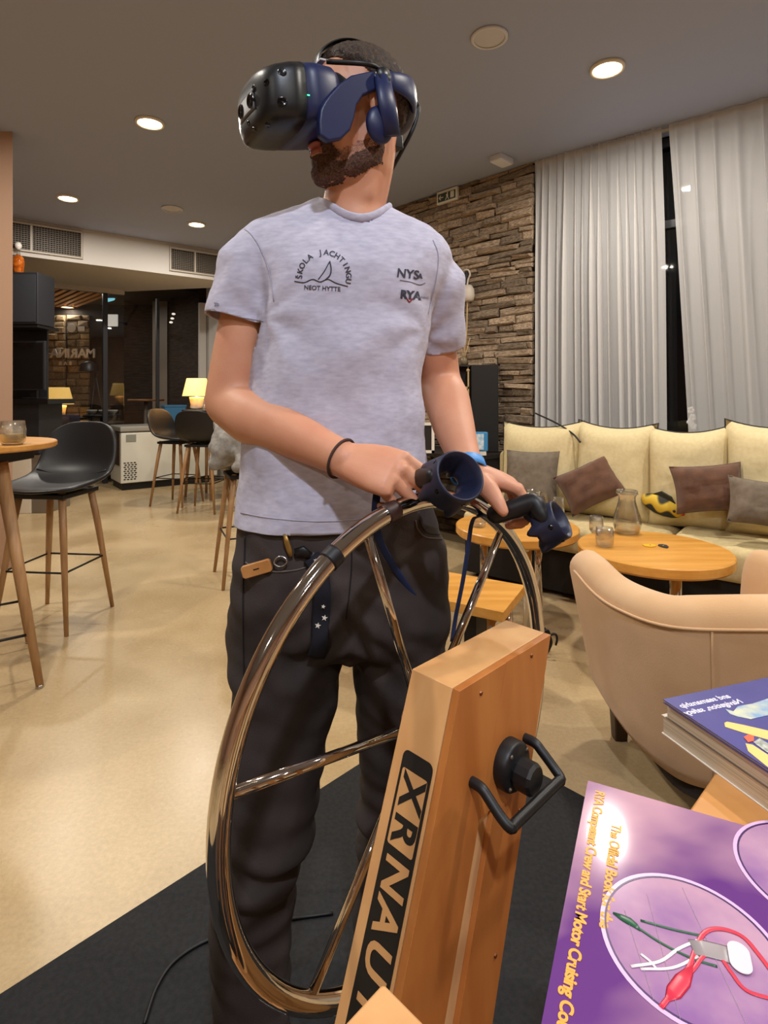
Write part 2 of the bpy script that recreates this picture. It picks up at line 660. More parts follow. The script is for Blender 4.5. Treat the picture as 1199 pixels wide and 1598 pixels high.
obj('housing', g_prism(rrect(0.17, 0.11, 0.012), 0, 0.044), M_ring, t, bevel=0.004, world=False)
obj('diffuser', g_prism(rrect(0.15, 0.09, 0.01), -0.004, 0.0), mat('opal_cover', (226, 230, 240), 0.4), t, world=False)

# exit sign on the stone wall
pl = RW0 + RWN * 0.07
c = WP(699, 306, pl, RWN)
t = thing('exit_sign', 'white exit sign with a green arrow high on the stone wall', 'sign', c)
ux = -RWD
M_sgreen = mat('sign_green', (58, 74, 62), 0.5)
M_swhite = mat('sign_white', (226, 222, 210), 0.5)
def on_sign(g):
    return xf(g, basis(c, ux, (0, 0, 1), RWN))
obj('housing', on_sign(g_box(0.235, 0.115, 0.03)), M_swhite, t, bevel=0.004)
obj('green_field', on_sign(g_box(0.20, 0.072, 0.002, (0, -0.004, 0.016))), M_sgreen, t)
obj('arrow', on_sign(g_join(g_box(0.05, 0.008, 0.001, (-0.062, -0.004, 0.0178)),
    g_box(0.03, 0.008, 0.001, (-0.077, 0.005, 0.0178), Matrix.Rotation(0.8, 3, 'Z')),
    g_box(0.03, 0.008, 0.001, (-0.077, -0.013, 0.0178), Matrix.Rotation(-0.8, 3, 'Z')))), M_swhite, t)
obj('running_figure', on_sign(g_join(g_box(0.012, 0.012, 0.001, (0.012, 0.022, 0.0178)), g_box(0.02, 0.026, 0.001, (0.008, 0.002, 0.0178), Matrix.Rotation(0.2, 3, 'Z')),
    g_box(0.008, 0.03, 0.001, (-0.004, -0.022, 0.0178), Matrix.Rotation(-0.6, 3, 'Z')), g_box(0.008, 0.03, 0.001, (0.018, -0.022, 0.0178), Matrix.Rotation(0.5, 3, 'Z')))), M_swhite, t)
obj('door_symbol', on_sign(g_box(0.042, 0.056, 0.001, (0.065, -0.002, 0.0178))), M_swhite, t)

# ------------------------------------------------------------------ curtains and window
M_sheer = bpy.data.materials.new('sheer_curtain')
M_sheer.use_nodes = True
nt = M_sheer.node_tree
nt.nodes.clear()
out = nt.nodes.new('ShaderNodeOutputMaterial')
df = nt.nodes.new('ShaderNodeBsdfDiffuse')
df.inputs[0].default_value = s2l((242, 241, 241))
tl = nt.nodes.new('ShaderNodeBsdfTranslucent')
tl.inputs[0].default_value = s2l((226, 224, 222))
tr = nt.nodes.new('ShaderNodeBsdfTransparent')
mx = nt.nodes.new('ShaderNodeMixShader')
mx.inputs[0].default_value = 0.30
m2 = nt.nodes.new('ShaderNodeMixShader')
m2.inputs[0].default_value = 0.38
nt.links.new(df.outputs[0], mx.inputs[1]); nt.links.new(tl.outputs[0], mx.inputs[2])
nt.links.new(mx.outputs[0], m2.inputs[1]); nt.links.new(tr.outputs[0], m2.inputs[2])
nt.links.new(m2.outputs[0], out.inputs[0])
MATS['sheer_curtain'] = M_sheer
def curtain(name, label, t0, t1, b0, b1, folds, seed):
    """hanging sheer panel: top edge from t0 to t1, bottom edge from b0 to b1 along the curtain line"""
    rg = random.Random(seed)
    nx, nz = folds * 14, 14
    ph = [rg.uniform(0, 6.28) for _ in range(6)]
    warp = [rg.uniform(-0.42, 0.42) for _ in range(folds + 2)]
    fat = [rg.uniform(0.55, 1.5) for _ in range(folds + 2)]
    rows = []
    for k in range(nz + 1):
        q = k / nz
        z = (CEIL - 0.004) * (1 - q) + 0.03 * q
        row = []
        for i in range(nx + 1):
            a = i / nx
            fa = a * folds
            ww = warp[int(fa)] * (1 - fa % 1) + warp[int(fa) + 1] * (fa % 1)
            fw_ = fat[int(fa)] * (1 - fa % 1) + fat[int(fa) + 1] * (fa % 1)
            amp = (0.012 + 0.030 * min(1, q * 3)) * fw_
            x = (t0 + (t1 - t0) * a) * (1 - q) + (b0 + (b1 - b0) * a) * q
            arg = 2 * PI * (fa + ww * (0.5 + 0.5 * q))
            y = amp * (math.sin(arg) + 0.35 * math.sin(2 * arg + ph[1] + q)) + 0.012 * math.sin(a * 7 + ph[2] + q * 2) * q
            x += 0.021 * fw_ * math.cos(arg) * min(1, 0.25 + q * 3)
            p = CU0 + CUD * x + CUN * y
            row.append(V((p.x, p.y, z)))
        rows.append(row)
    v = [p for r in rows for p in r]
    n = nx + 1
    f = [(k * n + i, k * n + i + 1, (k + 1) * n + i + 1, (k + 1) * n + i) for k in range(nz) for i in range(nx)]
    t = thing(name, label, 'curtain', (*(CU0 + CUD * ((b0 + b1) / 2)).xy, 0.0), 0, 'sheer curtains along the window')
    obj('sheer_panel', (v, f), M_sheer, t, True)
    hp = [CU0 + CUD * (t0 + (t1 - t0) * i / 40) - CUN * 0.022 + V((0, 0, CEIL - 0.028)) for i in range(41)]
    obj('heading_tape', g_tube(hp, 0.015, 6, flat=0.1, up=(0, 0, 1)), mat('heading_tape', (206, 198, 184), 0.9), t, True)
    return t
def cu_t(px):                      # position along the curtain line of a pixel column
    a = (px - CX) / F
    return (a * CU0.y - CU0.x) / (CUD.x - a * CUD.y)
curtain('curtain', 'sheer white curtain hanging between the stone wall and the dark gap', 0.0, cu_t(1031), 0.0, cu_t(1043), 15, 5)
curtain('curtain', 'sheer white curtain right of the dark gap, drawn aside at the bottom', cu_t(1043), 2.75, cu_t(1088), 2.85, 15, 11)
obj_track = obj('curtain_track', wall_g(CU0 - CUN * 0.06, CU0 + CUD * 3.0 - CUN * 0.06, CUN, 0.03, CEIL - 0.012, CEIL - 0.001), M_cream)
tag(obj_track, 'thin white curtain track on the ceiling above the window', 'curtain track')
M_night = mat('night_glass', (7, 8, 11), 0.03, spec=0.5)
M_frame = mat('dark_window_frame', (34, 36, 42), 0.45)
wi = CU0 - CUN * 0.2
win = struct('window_1', wall_g(wi - CUD * 0.0, wi + CUD * 3.2, CUN, 0.02, 0.1, CEIL), M_night, 'tall dark night window behind the sheer curtains', 'window')
for tt in (0.02, 0.62, cu_t(1068) + 0.04, 2.2, 3.1):
    obj('window_frame', wall_g(wi + CUD * (tt - 0.035) + CUN * 0.03, wi + CUD * (tt + 0.035) + CUN * 0.03, CUN, 0.05, 0.1, CEIL), M_frame, win, bevel=0.004)
for zz in (0.12, 2.42, CEIL - 0.05):
    obj('window_frame', wall_g(wi + CUN * 0.025, wi + CUD * 3.15 + CUN * 0.025, CUN, 0.04, zz - 0.03, zz + 0.03), M_frame, win, bevel=0.004)
struct('wall_window_end', wall_g(CU0 + CUD * 2.95, CU0 + CUD * 5.2, CUN, 0.3, 0, CEIL), M_white, 'white wall past the window, beyond the right edge', 'wall')
struct('trim_2', wall_g(wi + CUN * 0.16 + CUD * 0.02, wi + CUN * 0.16 + CUD * 2.9, CUN, 0.14, 0.0, 0.78), M_white, 'low white window sill wall behind the sofa', 'window sill')
# white orchid on the sill, in the gap of the curtains
p = W(1083, 690, 3.86)
t = thing('orchid', 'white orchid on the sill in the gap between the curtains', 'plant', (p.x, p.y, 0.78))
b = V((p.x, p.y, 0.78))
obj('pot', g_lathe([(0.0, 0.001), (0.03, 0.001), (0.04, 0.07), (0.036, 0.07), (0.028, 0.01), (0, 0.01)], 20, origin=b), mat('white_pot', (220, 214, 204), 0.3), t, True)
stem = smooth_path([b + V((0, 0, 0.05)), b + V((0.0, 0.0, 0.15)), b + V((-0.012, -0.01, 0.26)), b + V((-0.03, -0.02, 0.33))], 5)
obj('stem', g_tube(stem, 0.003, 6), mat('plant_green', (70, 96, 52), 0.5), t, True)
for k in range(4):
    a = k * 1.7
    pts = [b + V((0, 0, 0.07)), b + V((0.05 * math.cos(a), 0.05 * math.sin(a), 0.1)), b + V((0.1 * math.cos(a), 0.1 * math.sin(a), 0.08))]
    obj('leaf', g_tube(smooth_path(pts, 4), [0.004, 0.014, 0.02, 0.022, 0.022, 0.018, 0.014, 0.01, 0.003], 8, flat=0.15, up=(0, 0, 1)), mat('plant_green', (70, 96, 52), 0.5), t, True)
for k, (dx, dz) in enumerate(((-0.03, 0.33), (-0.018, 0.28), (-0.034, 0.25), (-0.012, 0.22))):
    g = []
    for q in range(5):
        a = q * 2 * PI / 5 + k
        g.append(g_ell(b + V((dx + 0.014 * math.cos(a), -0.02, dz + 0.014 * math.sin(a))), (0.013, 0.004, 0.013), seg=8, rings=5))
    obj('blossom', g_join(*g), mat('blossom_white', (240, 236, 232), 0.6), t, True)

# ------------------------------------------------------------------ air grilles on the soffit
M_alu = mat('grille_frame', (176, 168, 156), 0.5)
M_slot = mat('grille_dark', (48, 42, 36), 0.8)
M_louver = mat('grille_bars', (112, 103, 92), 0.5)
def air_grille(px0, px1, z0, z1, label, sf=SO0):
    def T(px):
        a = (px - CX) / F
        return (a * sf.y - sf.x) / (SOD.x - a * SOD.y)
    t0, t1 = T(px0), T(px1)
    o = sf + SOD * ((t0 + t1) / 2) + V((0, 0, (z0 + z1) / 2)) + SON * 0.001
    w, h = t1 - t0, z1 - z0
    t = thing('air_grille', label, 'air vent', o, 0, 'air conditioning grilles on the soffit')
    B = basis(o, SOD, (0, 0, 1), SON)
    obj('backing', xf(g_box(w - 0.02, h - 0.02, 0.004, (0, 0, 0.002)), B), M_slot, t)
    fr = 0.02
    for (cx, cy, sx, sy) in ((0, h / 2 - fr / 2, w, fr), (0, -h / 2 + fr / 2, w, fr), (-w / 2 + fr / 2, 0, fr, h - 2 * fr), (w / 2 - fr / 2, 0, fr, h - 2 * fr)):
        obj('frame_bar', xf(g_box(sx, sy, 0.022, (cx, cy, 0.011)), B), M_alu, t, bevel=0.002)
    obj('mullion', xf(g_box(0.02, h - 2 * fr, 0.02, (0, 0, 0.010)), B), M_alu, t)
    bars = []
    n = int((h - 2 * fr) / 0.021)
    for k in range(n):
        y = -h / 2 + fr + 0.01 + k * 0.021
        bars.append(g_box(w - 2 * fr, 0.006, 0.01, (0, y, 0.011)))
    m = int((w - 2 * fr) / 0.026)
    for k in range(m):
        bars.append(g_box(0.005, h - 2 * fr, 0.008, (-w / 2 + fr + 0.012 + k * 0.026, 0, 0.009)))
    q = obj('grille_mesh', xf(g_join(*bars), B), M_louver, t)
    q['kind'] = 'stuff'
air_grille(-40, 129, 2.71, 3.015, 'wide air grille at the top left, above the bottle')
air_grille(264, 342, 2.71, 3.0, 'narrower air grille beside the shoulder of the man')

# ------------------------------------------------------------------ glass wall and the room behind it
M_pane = thin_glass('pane_glass', (215, 218, 220), 0.09, 0.01)
gp = struct('window_2', wall_g(GL0 + SOD * 0.09, GL0 + SOD * 1.40, SON, 0.012, 0.0, 2.6), M_pane, 'large glass wall at the far left, dark room behind it', 'glass wall')
M_fgrey = mat('aluminium_frame', (122, 112, 100), 0.45)
def gl_t(px, off=0.0):
    q = GL0 + SON * off
    a = (px - CX) / F
    return (a * q.y - q.x) / (SOD.x - a * SOD.y)
for px, w_, m_ in ((316, 0.05, M_white), (164, 0.03, M_dark), (246, 0.02, M_dark)):
    tt = gl_t(px)
    obj('window_frame', wall_g(GL0 + SOD * (tt - w_) + SON * 0.03, GL0 + SOD * (tt + w_) + SON * 0.03, SON, 0.07, 0, 2.6), m_, gp, bevel=0.004)
obj('window_frame', wall_g(GL0 + SOD * 0.05 + SON * 0.04, GL0 + SOD * 1.40 + SON * 0.04, SON, 0.09, 2.60, 2.665), M_white, gp, bevel=0.004)
YF = 10.0
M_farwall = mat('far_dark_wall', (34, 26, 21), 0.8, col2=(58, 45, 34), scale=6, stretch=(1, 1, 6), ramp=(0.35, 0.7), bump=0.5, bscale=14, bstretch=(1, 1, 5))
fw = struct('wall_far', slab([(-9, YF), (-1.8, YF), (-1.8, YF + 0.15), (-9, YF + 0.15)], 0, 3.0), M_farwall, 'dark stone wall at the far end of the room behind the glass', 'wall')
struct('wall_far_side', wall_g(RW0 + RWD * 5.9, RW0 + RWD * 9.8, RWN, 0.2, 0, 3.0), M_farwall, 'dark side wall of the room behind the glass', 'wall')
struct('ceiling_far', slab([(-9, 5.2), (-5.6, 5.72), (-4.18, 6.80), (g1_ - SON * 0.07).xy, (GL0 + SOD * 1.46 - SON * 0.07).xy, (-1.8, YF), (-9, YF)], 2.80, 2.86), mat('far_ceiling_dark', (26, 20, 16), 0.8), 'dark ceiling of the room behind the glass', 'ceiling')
M_slat = wood('slat_wood', (176, 118, 66), (206, 150, 92))
sl = thing('slat_ceiling', 'wooden slat ceiling panel glowing behind the glass wall', 'slat ceiling', (-5.6, 8.4, 2.75))
for k in range(34):
    s_ = -2.3 + k * 0.115
    a = GL0 + SOD * s_ + SON * (0.46 if s_ < 0.05 else -0.1) + V((0, 0, 2.77))
    bq = a + RWD * ((YF - 0.06 - a.y) / RWD.y)
    w_ = SOD * 0.034
    h_ = V((0, 0, 0.016))
    obj('slat', g_loft([[q + w_ - h_, q - w_ - h_, q - w_ + h_, q + w_ + h_] for q in (a, bq)]), M_slat, sl)
downlight(WZ(137, 450, 2.752), 'lit downlight in the slat ceiling behind the glass, nearer of two', 16, WARM, 0.09, M_lens_far)
downlight(WZ(105, 478.5, 2.752), 'lit downlight in the slat ceiling behind the glass, farther of two', 8, WARM, 0.09, M_lens_far)
# pale ledge stones around the far lettering
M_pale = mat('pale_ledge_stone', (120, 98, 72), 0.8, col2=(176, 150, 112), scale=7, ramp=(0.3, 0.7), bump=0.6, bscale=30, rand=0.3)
pale = []
for k in range(5):
    me = mesh_of('stone', stone_geo(rng))
    me.materials.append(M_pale)
    pale.append(me)
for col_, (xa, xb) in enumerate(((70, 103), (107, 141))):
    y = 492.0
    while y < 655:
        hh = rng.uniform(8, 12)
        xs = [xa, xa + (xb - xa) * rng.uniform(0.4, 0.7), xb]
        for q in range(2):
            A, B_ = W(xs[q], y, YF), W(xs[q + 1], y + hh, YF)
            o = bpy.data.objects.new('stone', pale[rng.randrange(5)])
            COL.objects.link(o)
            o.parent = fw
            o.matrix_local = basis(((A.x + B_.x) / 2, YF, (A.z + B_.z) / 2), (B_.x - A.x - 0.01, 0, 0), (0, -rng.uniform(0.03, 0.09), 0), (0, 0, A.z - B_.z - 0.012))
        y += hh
c = W(112, 552, YF - 0.16)
t = thing('wall_lettering', 'mirrored white block lettering on the far stone wall behind the glass', 'lettering', c)
B = basis(c, (-1, 0, 0), (0, 0, 1), (0, 1, 0))
M_letter = mat('pale_letters', (206, 198, 190), 0.5)
for ch, ox in zip('MARINA', (0.335, 0.185, 0.045, -0.055, -0.155, -0.30)):
    cc = c + V((ox, 0, 0))
    obj('letter', text_geo(ch, 0.215, 0.03, basis(cc, (-1, 0, 0), (0, 0, 1), (0, 1, 0)), bold=0.006), M_letter, t)
for k, ch in enumerate('BAR'):
    cc = c + V((-0.02 - 0.09 * k, 0, -0.17))
    obj('letter', text_geo(ch, 0.08, 0.02, basis(cc, (-1, 0, 0), (0, 0, 1), (0, 1, 0)), bold=0.003), M_letter, t)

# small things beyond the glass
def bpx_far(px0, px1, py0, py1, y0, y1):
    a, b_ = W(px0, py0, y0), W(px1, py1, y0)
    return g_box(b_.x - a.x, y1 - y0, a.z - b_.z, ((a.x + b_.x) / 2, (y0 + y1) / 2, (a.z + b_.z) / 2))
def simple(name, label, cat, g, m, loc, **k):
    t = thing(name, label, cat, loc)
    obj(name + '_body', g, m, t, **k)
    return t
M_lit_cyan = mat('lit_cyan', (150, 220, 230), 0.4, emit=(140, 220, 235), estr=1.6)
M_lit_white = mat('lit_white', (240, 232, 220), 0.4, emit=(240, 230, 215), estr=0.9)
q = W(171, 462, 9.3)
t = thing('hanging_sign', 'small glowing blue-white hanging sign behind the glass', 'sign', q)
obj('sign_face', g_prism(rrect(0.17, 0.17, 0.03), -0.02, 0.02, basis(q, (1, 0, 0.25), (0, 0, 1), (0, 1, 0))), M_lit_cyan, t)
obj('bracket', g_tube([q + V((0.0, 0, 0.08)), V((q.x, q.y, 2.79))], 0.008, 6), M_black, t)
q = W(176, 500, 9.5)
t = thing('wall_panel_lamp', 'small lit white wall panel right of the far lettering', 'lamp', q)
obj('lit_panel', g_box(0.17, 0.03, 0.2, q), M_lit_white, t, bevel=0.006)
obj('bracket', g_box(0.03, YF - 9.5, 0.03, (q.x, (9.5 + YF) / 2, q.z)), M_dark, t)
q = W(113, 512, YF - 0.1)
t = thing('wall_clock', 'round pale clock above the far lettering', 'clock', q)
obj('dial', g_lathe([(0.0, 0.0), (0.078, 0.0), (0.078, 0.03), (0, 0.03)], 28, axis=(0, -1, 0), origin=q), M_letter, t)
obj('rim', g_tube([q + V((0.08 * math.cos(a * PI / 14), -0.02, 0.08 * math.sin(a * PI / 14))) for a in range(28)], 0.006, 6, closed=True, up=(0, 1, 0)), M_dark, t, True)
q = W(127, 513, YF - 0.1)
t = thing('wall_notice', 'small pale notice right of the far clock', 'notice', q)
obj('sheet', g_box(0.12, 0.01, 0.085, q), M_letter, t)
obj('frame_bar', g_box(0.13, 0.006, 0.095, q + V((0, 0.01, 0))), M_dark, t)

M_shade = mat('lamp_shade', (250, 214, 140), 0.8, emit=(255, 196, 96), estr=1.25)
M_porc = mat('white_porcelain', (232, 226, 214), 0.3)
def table_lamp(p, s, label, power, square=False):
    t = thing('table_lamp', label, 'lamp', p, 0, 'small table lamps with yellow shades')
    P_ = V(p)
    obj('base', g_lathe([(0, 0.0), (0.06 * s, 0.0), (0.075 * s, 0.02 * s), (0.07 * s, 0.06 * s), (0.082 * s, 0.12 * s), (0.085 * s, 0.145 * s), (0.03 * s, 0.15 * s), (0.0, 0.15 * s)], 24, origin=P_), M_porc, t, True)
    obj('stem', g_tube([P_ + V((0, 0, 0.14 * s)), P_ + V((0, 0, 0.30 * s))], 0.009 * s, 8), M_brush, t, True)
    rr = [(0.165 * s, 0.16 * s), (0.115 * s, 0.37 * s), (0.111 * s, 0.37 * s), (0.161 * s, 0.16 * s)]
    obj('lamp_shade', g_lathe(rr, 32, origin=P_), M_shade, t, True)
    d = bpy.data.lights.new('light_dot', 'POINT')
    d.energy = power
    d.color = (1.0, 0.68, 0.34)
    d.shadow_soft_size = 0.04
    o = bpy.data.objects.new('bulb_lamp', d)
    COL.objects.link(o)
    o.location = P_ + V((0, 0, 0.24 * s))
    return t
def cafe_table(name, label, c, r, ztop, m_top, m_leg, group=None):
    t = thing(name, label, 'table', (c[0], c[1], 0), 0, group)
    o_ = V((c[0], c[1], 0))
    obj('table_top', g_lathe([(0, ztop - 0.03), (r - 0.008, ztop - 0.03), (r, ztop - 0.022), (r, ztop - 0.006), (r - 0.006, ztop), (0, ztop)], 48, origin=o_), m_top, t)
    obj('column', g_tube([o_ + V((0, 0, 0.015)), o_ + V((0, 0, ztop - 0.03))], 0.03, 16), m_leg, t, True)
    obj('base_plate', g_lathe([(0, 0.0), (r * 0.6, 0.0), (r * 0.6, 0.012), (0.04, 0.03), (0, 0.03)], 36, origin=o_), m_leg, t)
    return t
M_oak = wood('honey_oak', (188, 128, 58), (214, 158, 84), stretch=(1.2, 9, 9), scale=2.6, rough=0.35)
# table with lamp and chairs behind the glass
q = W(92, 648, 9.2)
cafe_table('dining_table', 'dark round table behind the glass carrying a lit lamp', (q.x, q.y), 0.45, 0.84, M_dark, M_black)
table_lamp((q.x, q.y, 0.84 + 0.001), 1.32, 'lit table lamp with cream shade behind the glass wall', 46)
def shell_chair(name, label, c, rz, m, seat=0.46, w=0.5):
    t = thing(name, label, 'chair', (c[0], c[1], 0), rz)
    rings = []
    for k in range(9):
        a = k / 8
        y = 0.22 - 0.44 * min(1, a * 1.7)
        zz = seat + (0 if a < 0.55 else (a - 0.55) / 0.45 * 0.42)
        yy = y - (0 if a < 0.55 else (a - 0.55) * 0.2)
        hw = w / 2 * (1 - 0.12 * a)
        n_ = V((0, 0, 1)) if a < 0.5 else V((0, 1, 0.2)).normalized()
        rings.append(ring_pts((0, yy, zz), hw, 0.028, 16, 3.0, ax=(1, 0, 0), ay=n_))
    obj('seat_shell', g_loft(rings), m, t, True, world=False)
    for sx in (-1, 1):
        for sy in (-1, 1):
            obj('leg', g_tube([(sx * 0.16, sy * 0.15, seat - 0.02), (sx * 0.21, sy * 0.2, 0.0)], [0.014, 0.009], 8), M_black, t, True, world=False)
    return t
M_navy = mat('navy_fabric', (28, 44, 84), 0.8)
q = W(103, 652, 8.3)
shell_chair('lounge_chair', 'navy blue chair behind the glass, in front of the lit lamp', (q.x, q.y), 0.3, M_navy, 0.5, 0.55)
q = W(160, 645, 8.2)
cafe_table('side_table', 'small dark table behind the glass with white dishes on it', (q.x, q.y), 0.26, 0.92, M_dark, M_black)
for k, dx in enumerate((-0.14, 0.04, 0.16)):
    t = thing('bowl', ('white bowl on the dark table behind the glass, left one', 'white bowl on the dark table behind the glass, middle one', 'white bowl on the dark table behind the glass, right one')[k], 'bowl', (q.x + dx, q.y - 0.03, 0.921), 0, 'white bowls behind the glass')
    obj('bowl_body', g_lathe([(0, 0.0), (0.03, 0.0), (0.07, 0.05), (0.075, 0.07), (0.07, 0.068), (0.03, 0.012), (0, 0.01)], 20), M_porc, t, True, world=False)
    obj('foot_ring', g_lathe([(0.03, -0.0005), (0.034, -0.0005), (0.034, 0.006), (0.03, 0.006)], 20), M_porc, t, True, world=False)
# tripod floor lamp silhouette
q = W(149, 640, 8.9)
t = thing('floor_lamp', 'thin dark tripod floor lamp behind the glass', 'floor lamp', (q.x, q.y, 0))
top = V((q.x, q.y, 1.55))
for k in range(3):
    a = k * 2 * PI / 3 + 0.4
    obj('leg', g_tube([top, V((q.x + 0.25 * math.cos(a), q.y + 0.25 * math.sin(a), 0.0))], [0.012, 0.009], 8), M_black, t, True)
obj('lamp_shade', g_lathe([(0.15, -0.02), (0.12, 0.1), (0.03, 0.14), (0.0, 0.14)], 20, origin=top + V((-0.1, 0, 0.05))), M_black, t, True)
q = W(228, 622, 8.9)
cafe_table('reflected_table', 'round wooden table put behind the glass for one reflected in it', (q.x, q.y), 0.27, 1.14, wood('far_wood', (110, 70, 36), (140, 92, 50)), M_fgrey)  # reflection of a wooden table, built as an added table

obj('column', bpx_far(238, 261, 455, 760, 9.6, 9.75), M_fgrey, fw)
obj('far_window', bpx_far(263, 302, 462, 640, 9.93, 9.99), M_night, fw)
for k, (px, py) in enumerate(((271, 490), (269, 497), (267, 503))):  # glowing dots put in for lights reflected in the dark far window
    q = W(px, py, 9.2 + 0.1 * k)
    t = thing('reflected_light', ('tiny glowing dot for a reflected light behind the glass, top of three', 'tiny glowing dot for a reflected light behind the glass, middle of three', 'tiny glowing dot for a reflected light behind the glass, lowest of three')[k], 'lamp', q, 0, 'tiny reflected lights behind the glass')
    obj('light_dot', g_ell(q, (0.03, 0.03, 0.018), seg=12, rings=8), M_lit_white, t, True)
    obj('cord', g_tube([q + V((0, 0, 0.015)), V((q.x, q.y, 2.8))], 0.004, 6), M_black, t, True)  # added cord that the glowing dot hangs from

# ------------------------------------------------------------------ chest freezer with a blue box on it
fo = V((-3.31, 7.09, 0))
fx, fy = SOD, -SON                                   # along the front, into the depth
t = thing('chest_freezer', 'white chest freezer with grey lid below the glass wall', 'freezer', fo)
FB = basis(fo, fx, fy, (0, 0, 1))
M_fz = mat('freezer_enamel', (214, 216, 206), 0.35)
M_fzlid = mat('freezer_lid', (150, 148, 140), 0.4)
obj('body', xf(g_box(1.25, 0.56, 0.64, (0.625, 0.28, 0.41)), FB), M_fz, t, bevel=0.012)
obj('lid', xf(g_box(1.27, 0.58, 0.07, (0.625, 0.28, 0.775)), FB), M_fzlid, t, bevel=0.015)
obj('kick_base', xf(g_box(1.2, 0.5, 0.09, (0.625, 0.28, 0.045)), FB), M_black, t)
obj('control_plate', xf(g_box(0.12, 0.006, 0.09, (0.12, -0.003, 0.66)), FB), mat('grey_plate', (138, 142, 132), 0.4), t)
obj('side_panel', xf(g_box(0.006, 0.4, 0.42, (-0.003, 0.26, 0.52)), FB), mat('dark_brown_panel', (58, 42, 34), 0.6, col2=(76, 56, 44), scale=12), t)
for r_ in range(9):
    for c_ in range(4):
        obj('vent_slot', xf(g_box(0.026, 0.004, 0.012, (0.045 + c_ * 0.04 + (0.012 if r_ % 2 else 0), -0.002, 0.14 + r_ * 0.026)), FB), M_black, t)
bx = W(271, 662, 8.05)
t = thing('storage_box', 'blue box standing on the freezer behind the stools', 'box', (bx.x, bx.y, 0.812))
M_blue = mat('blue_plastic', (54, 108, 146), 0.5)
obj('box_body', g_prism(rrect(0.3, 0.22, 0.02), 0.812, 1.04, Matrix.Translation((bx.x, bx.y, 0)) @ Matrix.Rotation(0.6, 4, 'Z')), M_blue, t)
obj('box_lid', g_prism(rrect(0.315, 0.235, 0.02), 1.04, 1.065, Matrix.Translation((bx.x, bx.y, 0)) @ Matrix.Rotation(0.6, 4, 'Z')), M_blue, t)

# ------------------------------------------------------------------ bar back at the far left
YB = 5.7
def bpx(px0, px1, py0, py1, y0, y1):
    """box seen between pixel columns and rows when its front stands at y0"""
    a, b_ = W(px0, py0, y0), W(px1, py1, y0)
    return g_box(b_.x - a.x, y1 - y0, a.z - b_.z, ((a.x + b_.x) / 2, (y0 + y1) / 2, (a.z + b_.z) / 2))
t = thing('bar_counter', 'black bar counter end behind the left wall', 'counter', (-3.7, 5.9, 0))
zc = W(0, 623, YB).z
obj('counter_top', g_box(1.05, 0.5, 0.05, (-3.925, YB + 0.25, zc - 0.025)), M_blackgloss, t, bevel=0.004)
obj('cabinet_body', g_box(0.9, 0.42, zc - 0.66, (-3.97, YB + 0.26, (zc - 0.05 + 0.61) / 2)), M_dark, t, bevel=0.004)
obj('white_panel', g_box(0.3, 0.4, 0.6, (-3.76, YB + 0.26, 0.3)), M_cream, t, bevel=0.004)
obj('grey_panel', g_box(0.17, 0.4, 0.6, (-3.52, YB + 0.27, 0.3)), M_fgrey, t, bevel=0.004)
t = thing('bar_shelf_unit', 'black shelf unit above the bar counter', 'shelf unit', (-3.9, YB + 0.35, zc))
obj('back_panel', g_box(0.5, 0.03, 0.80, (-3.90, YB + 0.42, zc + 0.4)), M_dark, t)
zs = W(0, 506, YB).z
obj('shelf', g_box(0.55, 0.38, 0.025, (-3.80, YB + 0.22, zs - 0.013)), M_black, t)
zs2 = W(0, 530, YB).z
t = thing('bar_speaker', 'upper black cabinet speaker with a bottle on top', 'speaker', (-3.68, YB + 0.2, zs))
z1 = W(0, 424, YB).z
obj('cabinet', g_box(0.34, 0.3, z1 - zs - 0.004, (-3.685, YB + 0.17, (z1 + zs) / 2 + 0.002)), M_dark, t, bevel=0.006)
obj('grille', g_box(0.30, 0.008, z1 - zs - 0.05, (-3.685, YB + 0.017, (z1 + zs) / 2 + 0.002)), mat('grille_cloth', (42, 44, 50), 0.8, bump=0.2, bscale=600), t)
t = thing('bar_monitor', 'black upright monitor standing on the bar counter', 'monitor', (-3.66, YB + 0.2, zc))
obj('screen', g_box(0.36, 0.035, zs2 - zc - 0.09, (-3.69, YB + 0.15, (zs2 + zc) / 2 + 0.045)), M_dark, t, bevel=0.006)
obj('stand', g_box(0.07, 0.04, 0.16, (-3.66, YB + 0.2, zc + 0.08)), M_black, t)
obj('foot', g_box(0.16, 0.16, 0.014, (-3.66, YB + 0.2, zc + 0.008)), M_black, t, bevel=0.004)
obj('display_glass', g_box(0.32, 0.004, zs2 - zc - 0.13, (-3.69, YB + 0.131, (zs2 + zc) / 2 + 0.045)), M_blackgloss, t)
p = W(28.5, 423, YB + 0.12)
t = thing('decanter', 'amber decanter with a glass stopper on the upper black cabinet', 'bottle', (p.x, p.y, z1 + 0.001))
P_ = V((p.x, p.y, z1 + 0.001))
M_amber = mat('amber_liquor', (206, 112, 34), 0.08, col2=(150, 66, 14), scale=30, trans=0.15)
obj('liquor_body', g_lathe([(0, 0), (0.036, 0), (0.048, 0.02), (0.058, 0.12), (0.05, 0.17), (0.02, 0.2), (0.0, 0.2)], 20, origin=P_), M_amber, t, True)
obj('neck', g_lathe([(0.02, 0.2), (0.018, 0.245), (0.024, 0.25), (0.0, 0.252)], 16, origin=P_), M_glass, t, True)
obj('stopper', g_lathe([(0.01, 0.252), (0.03, 0.275), (0.034, 0.30), (0.022, 0.325), (0, 0.33)], 12, origin=P_), mat('frosted_glass', (236, 232, 226), 0.3), t, True)
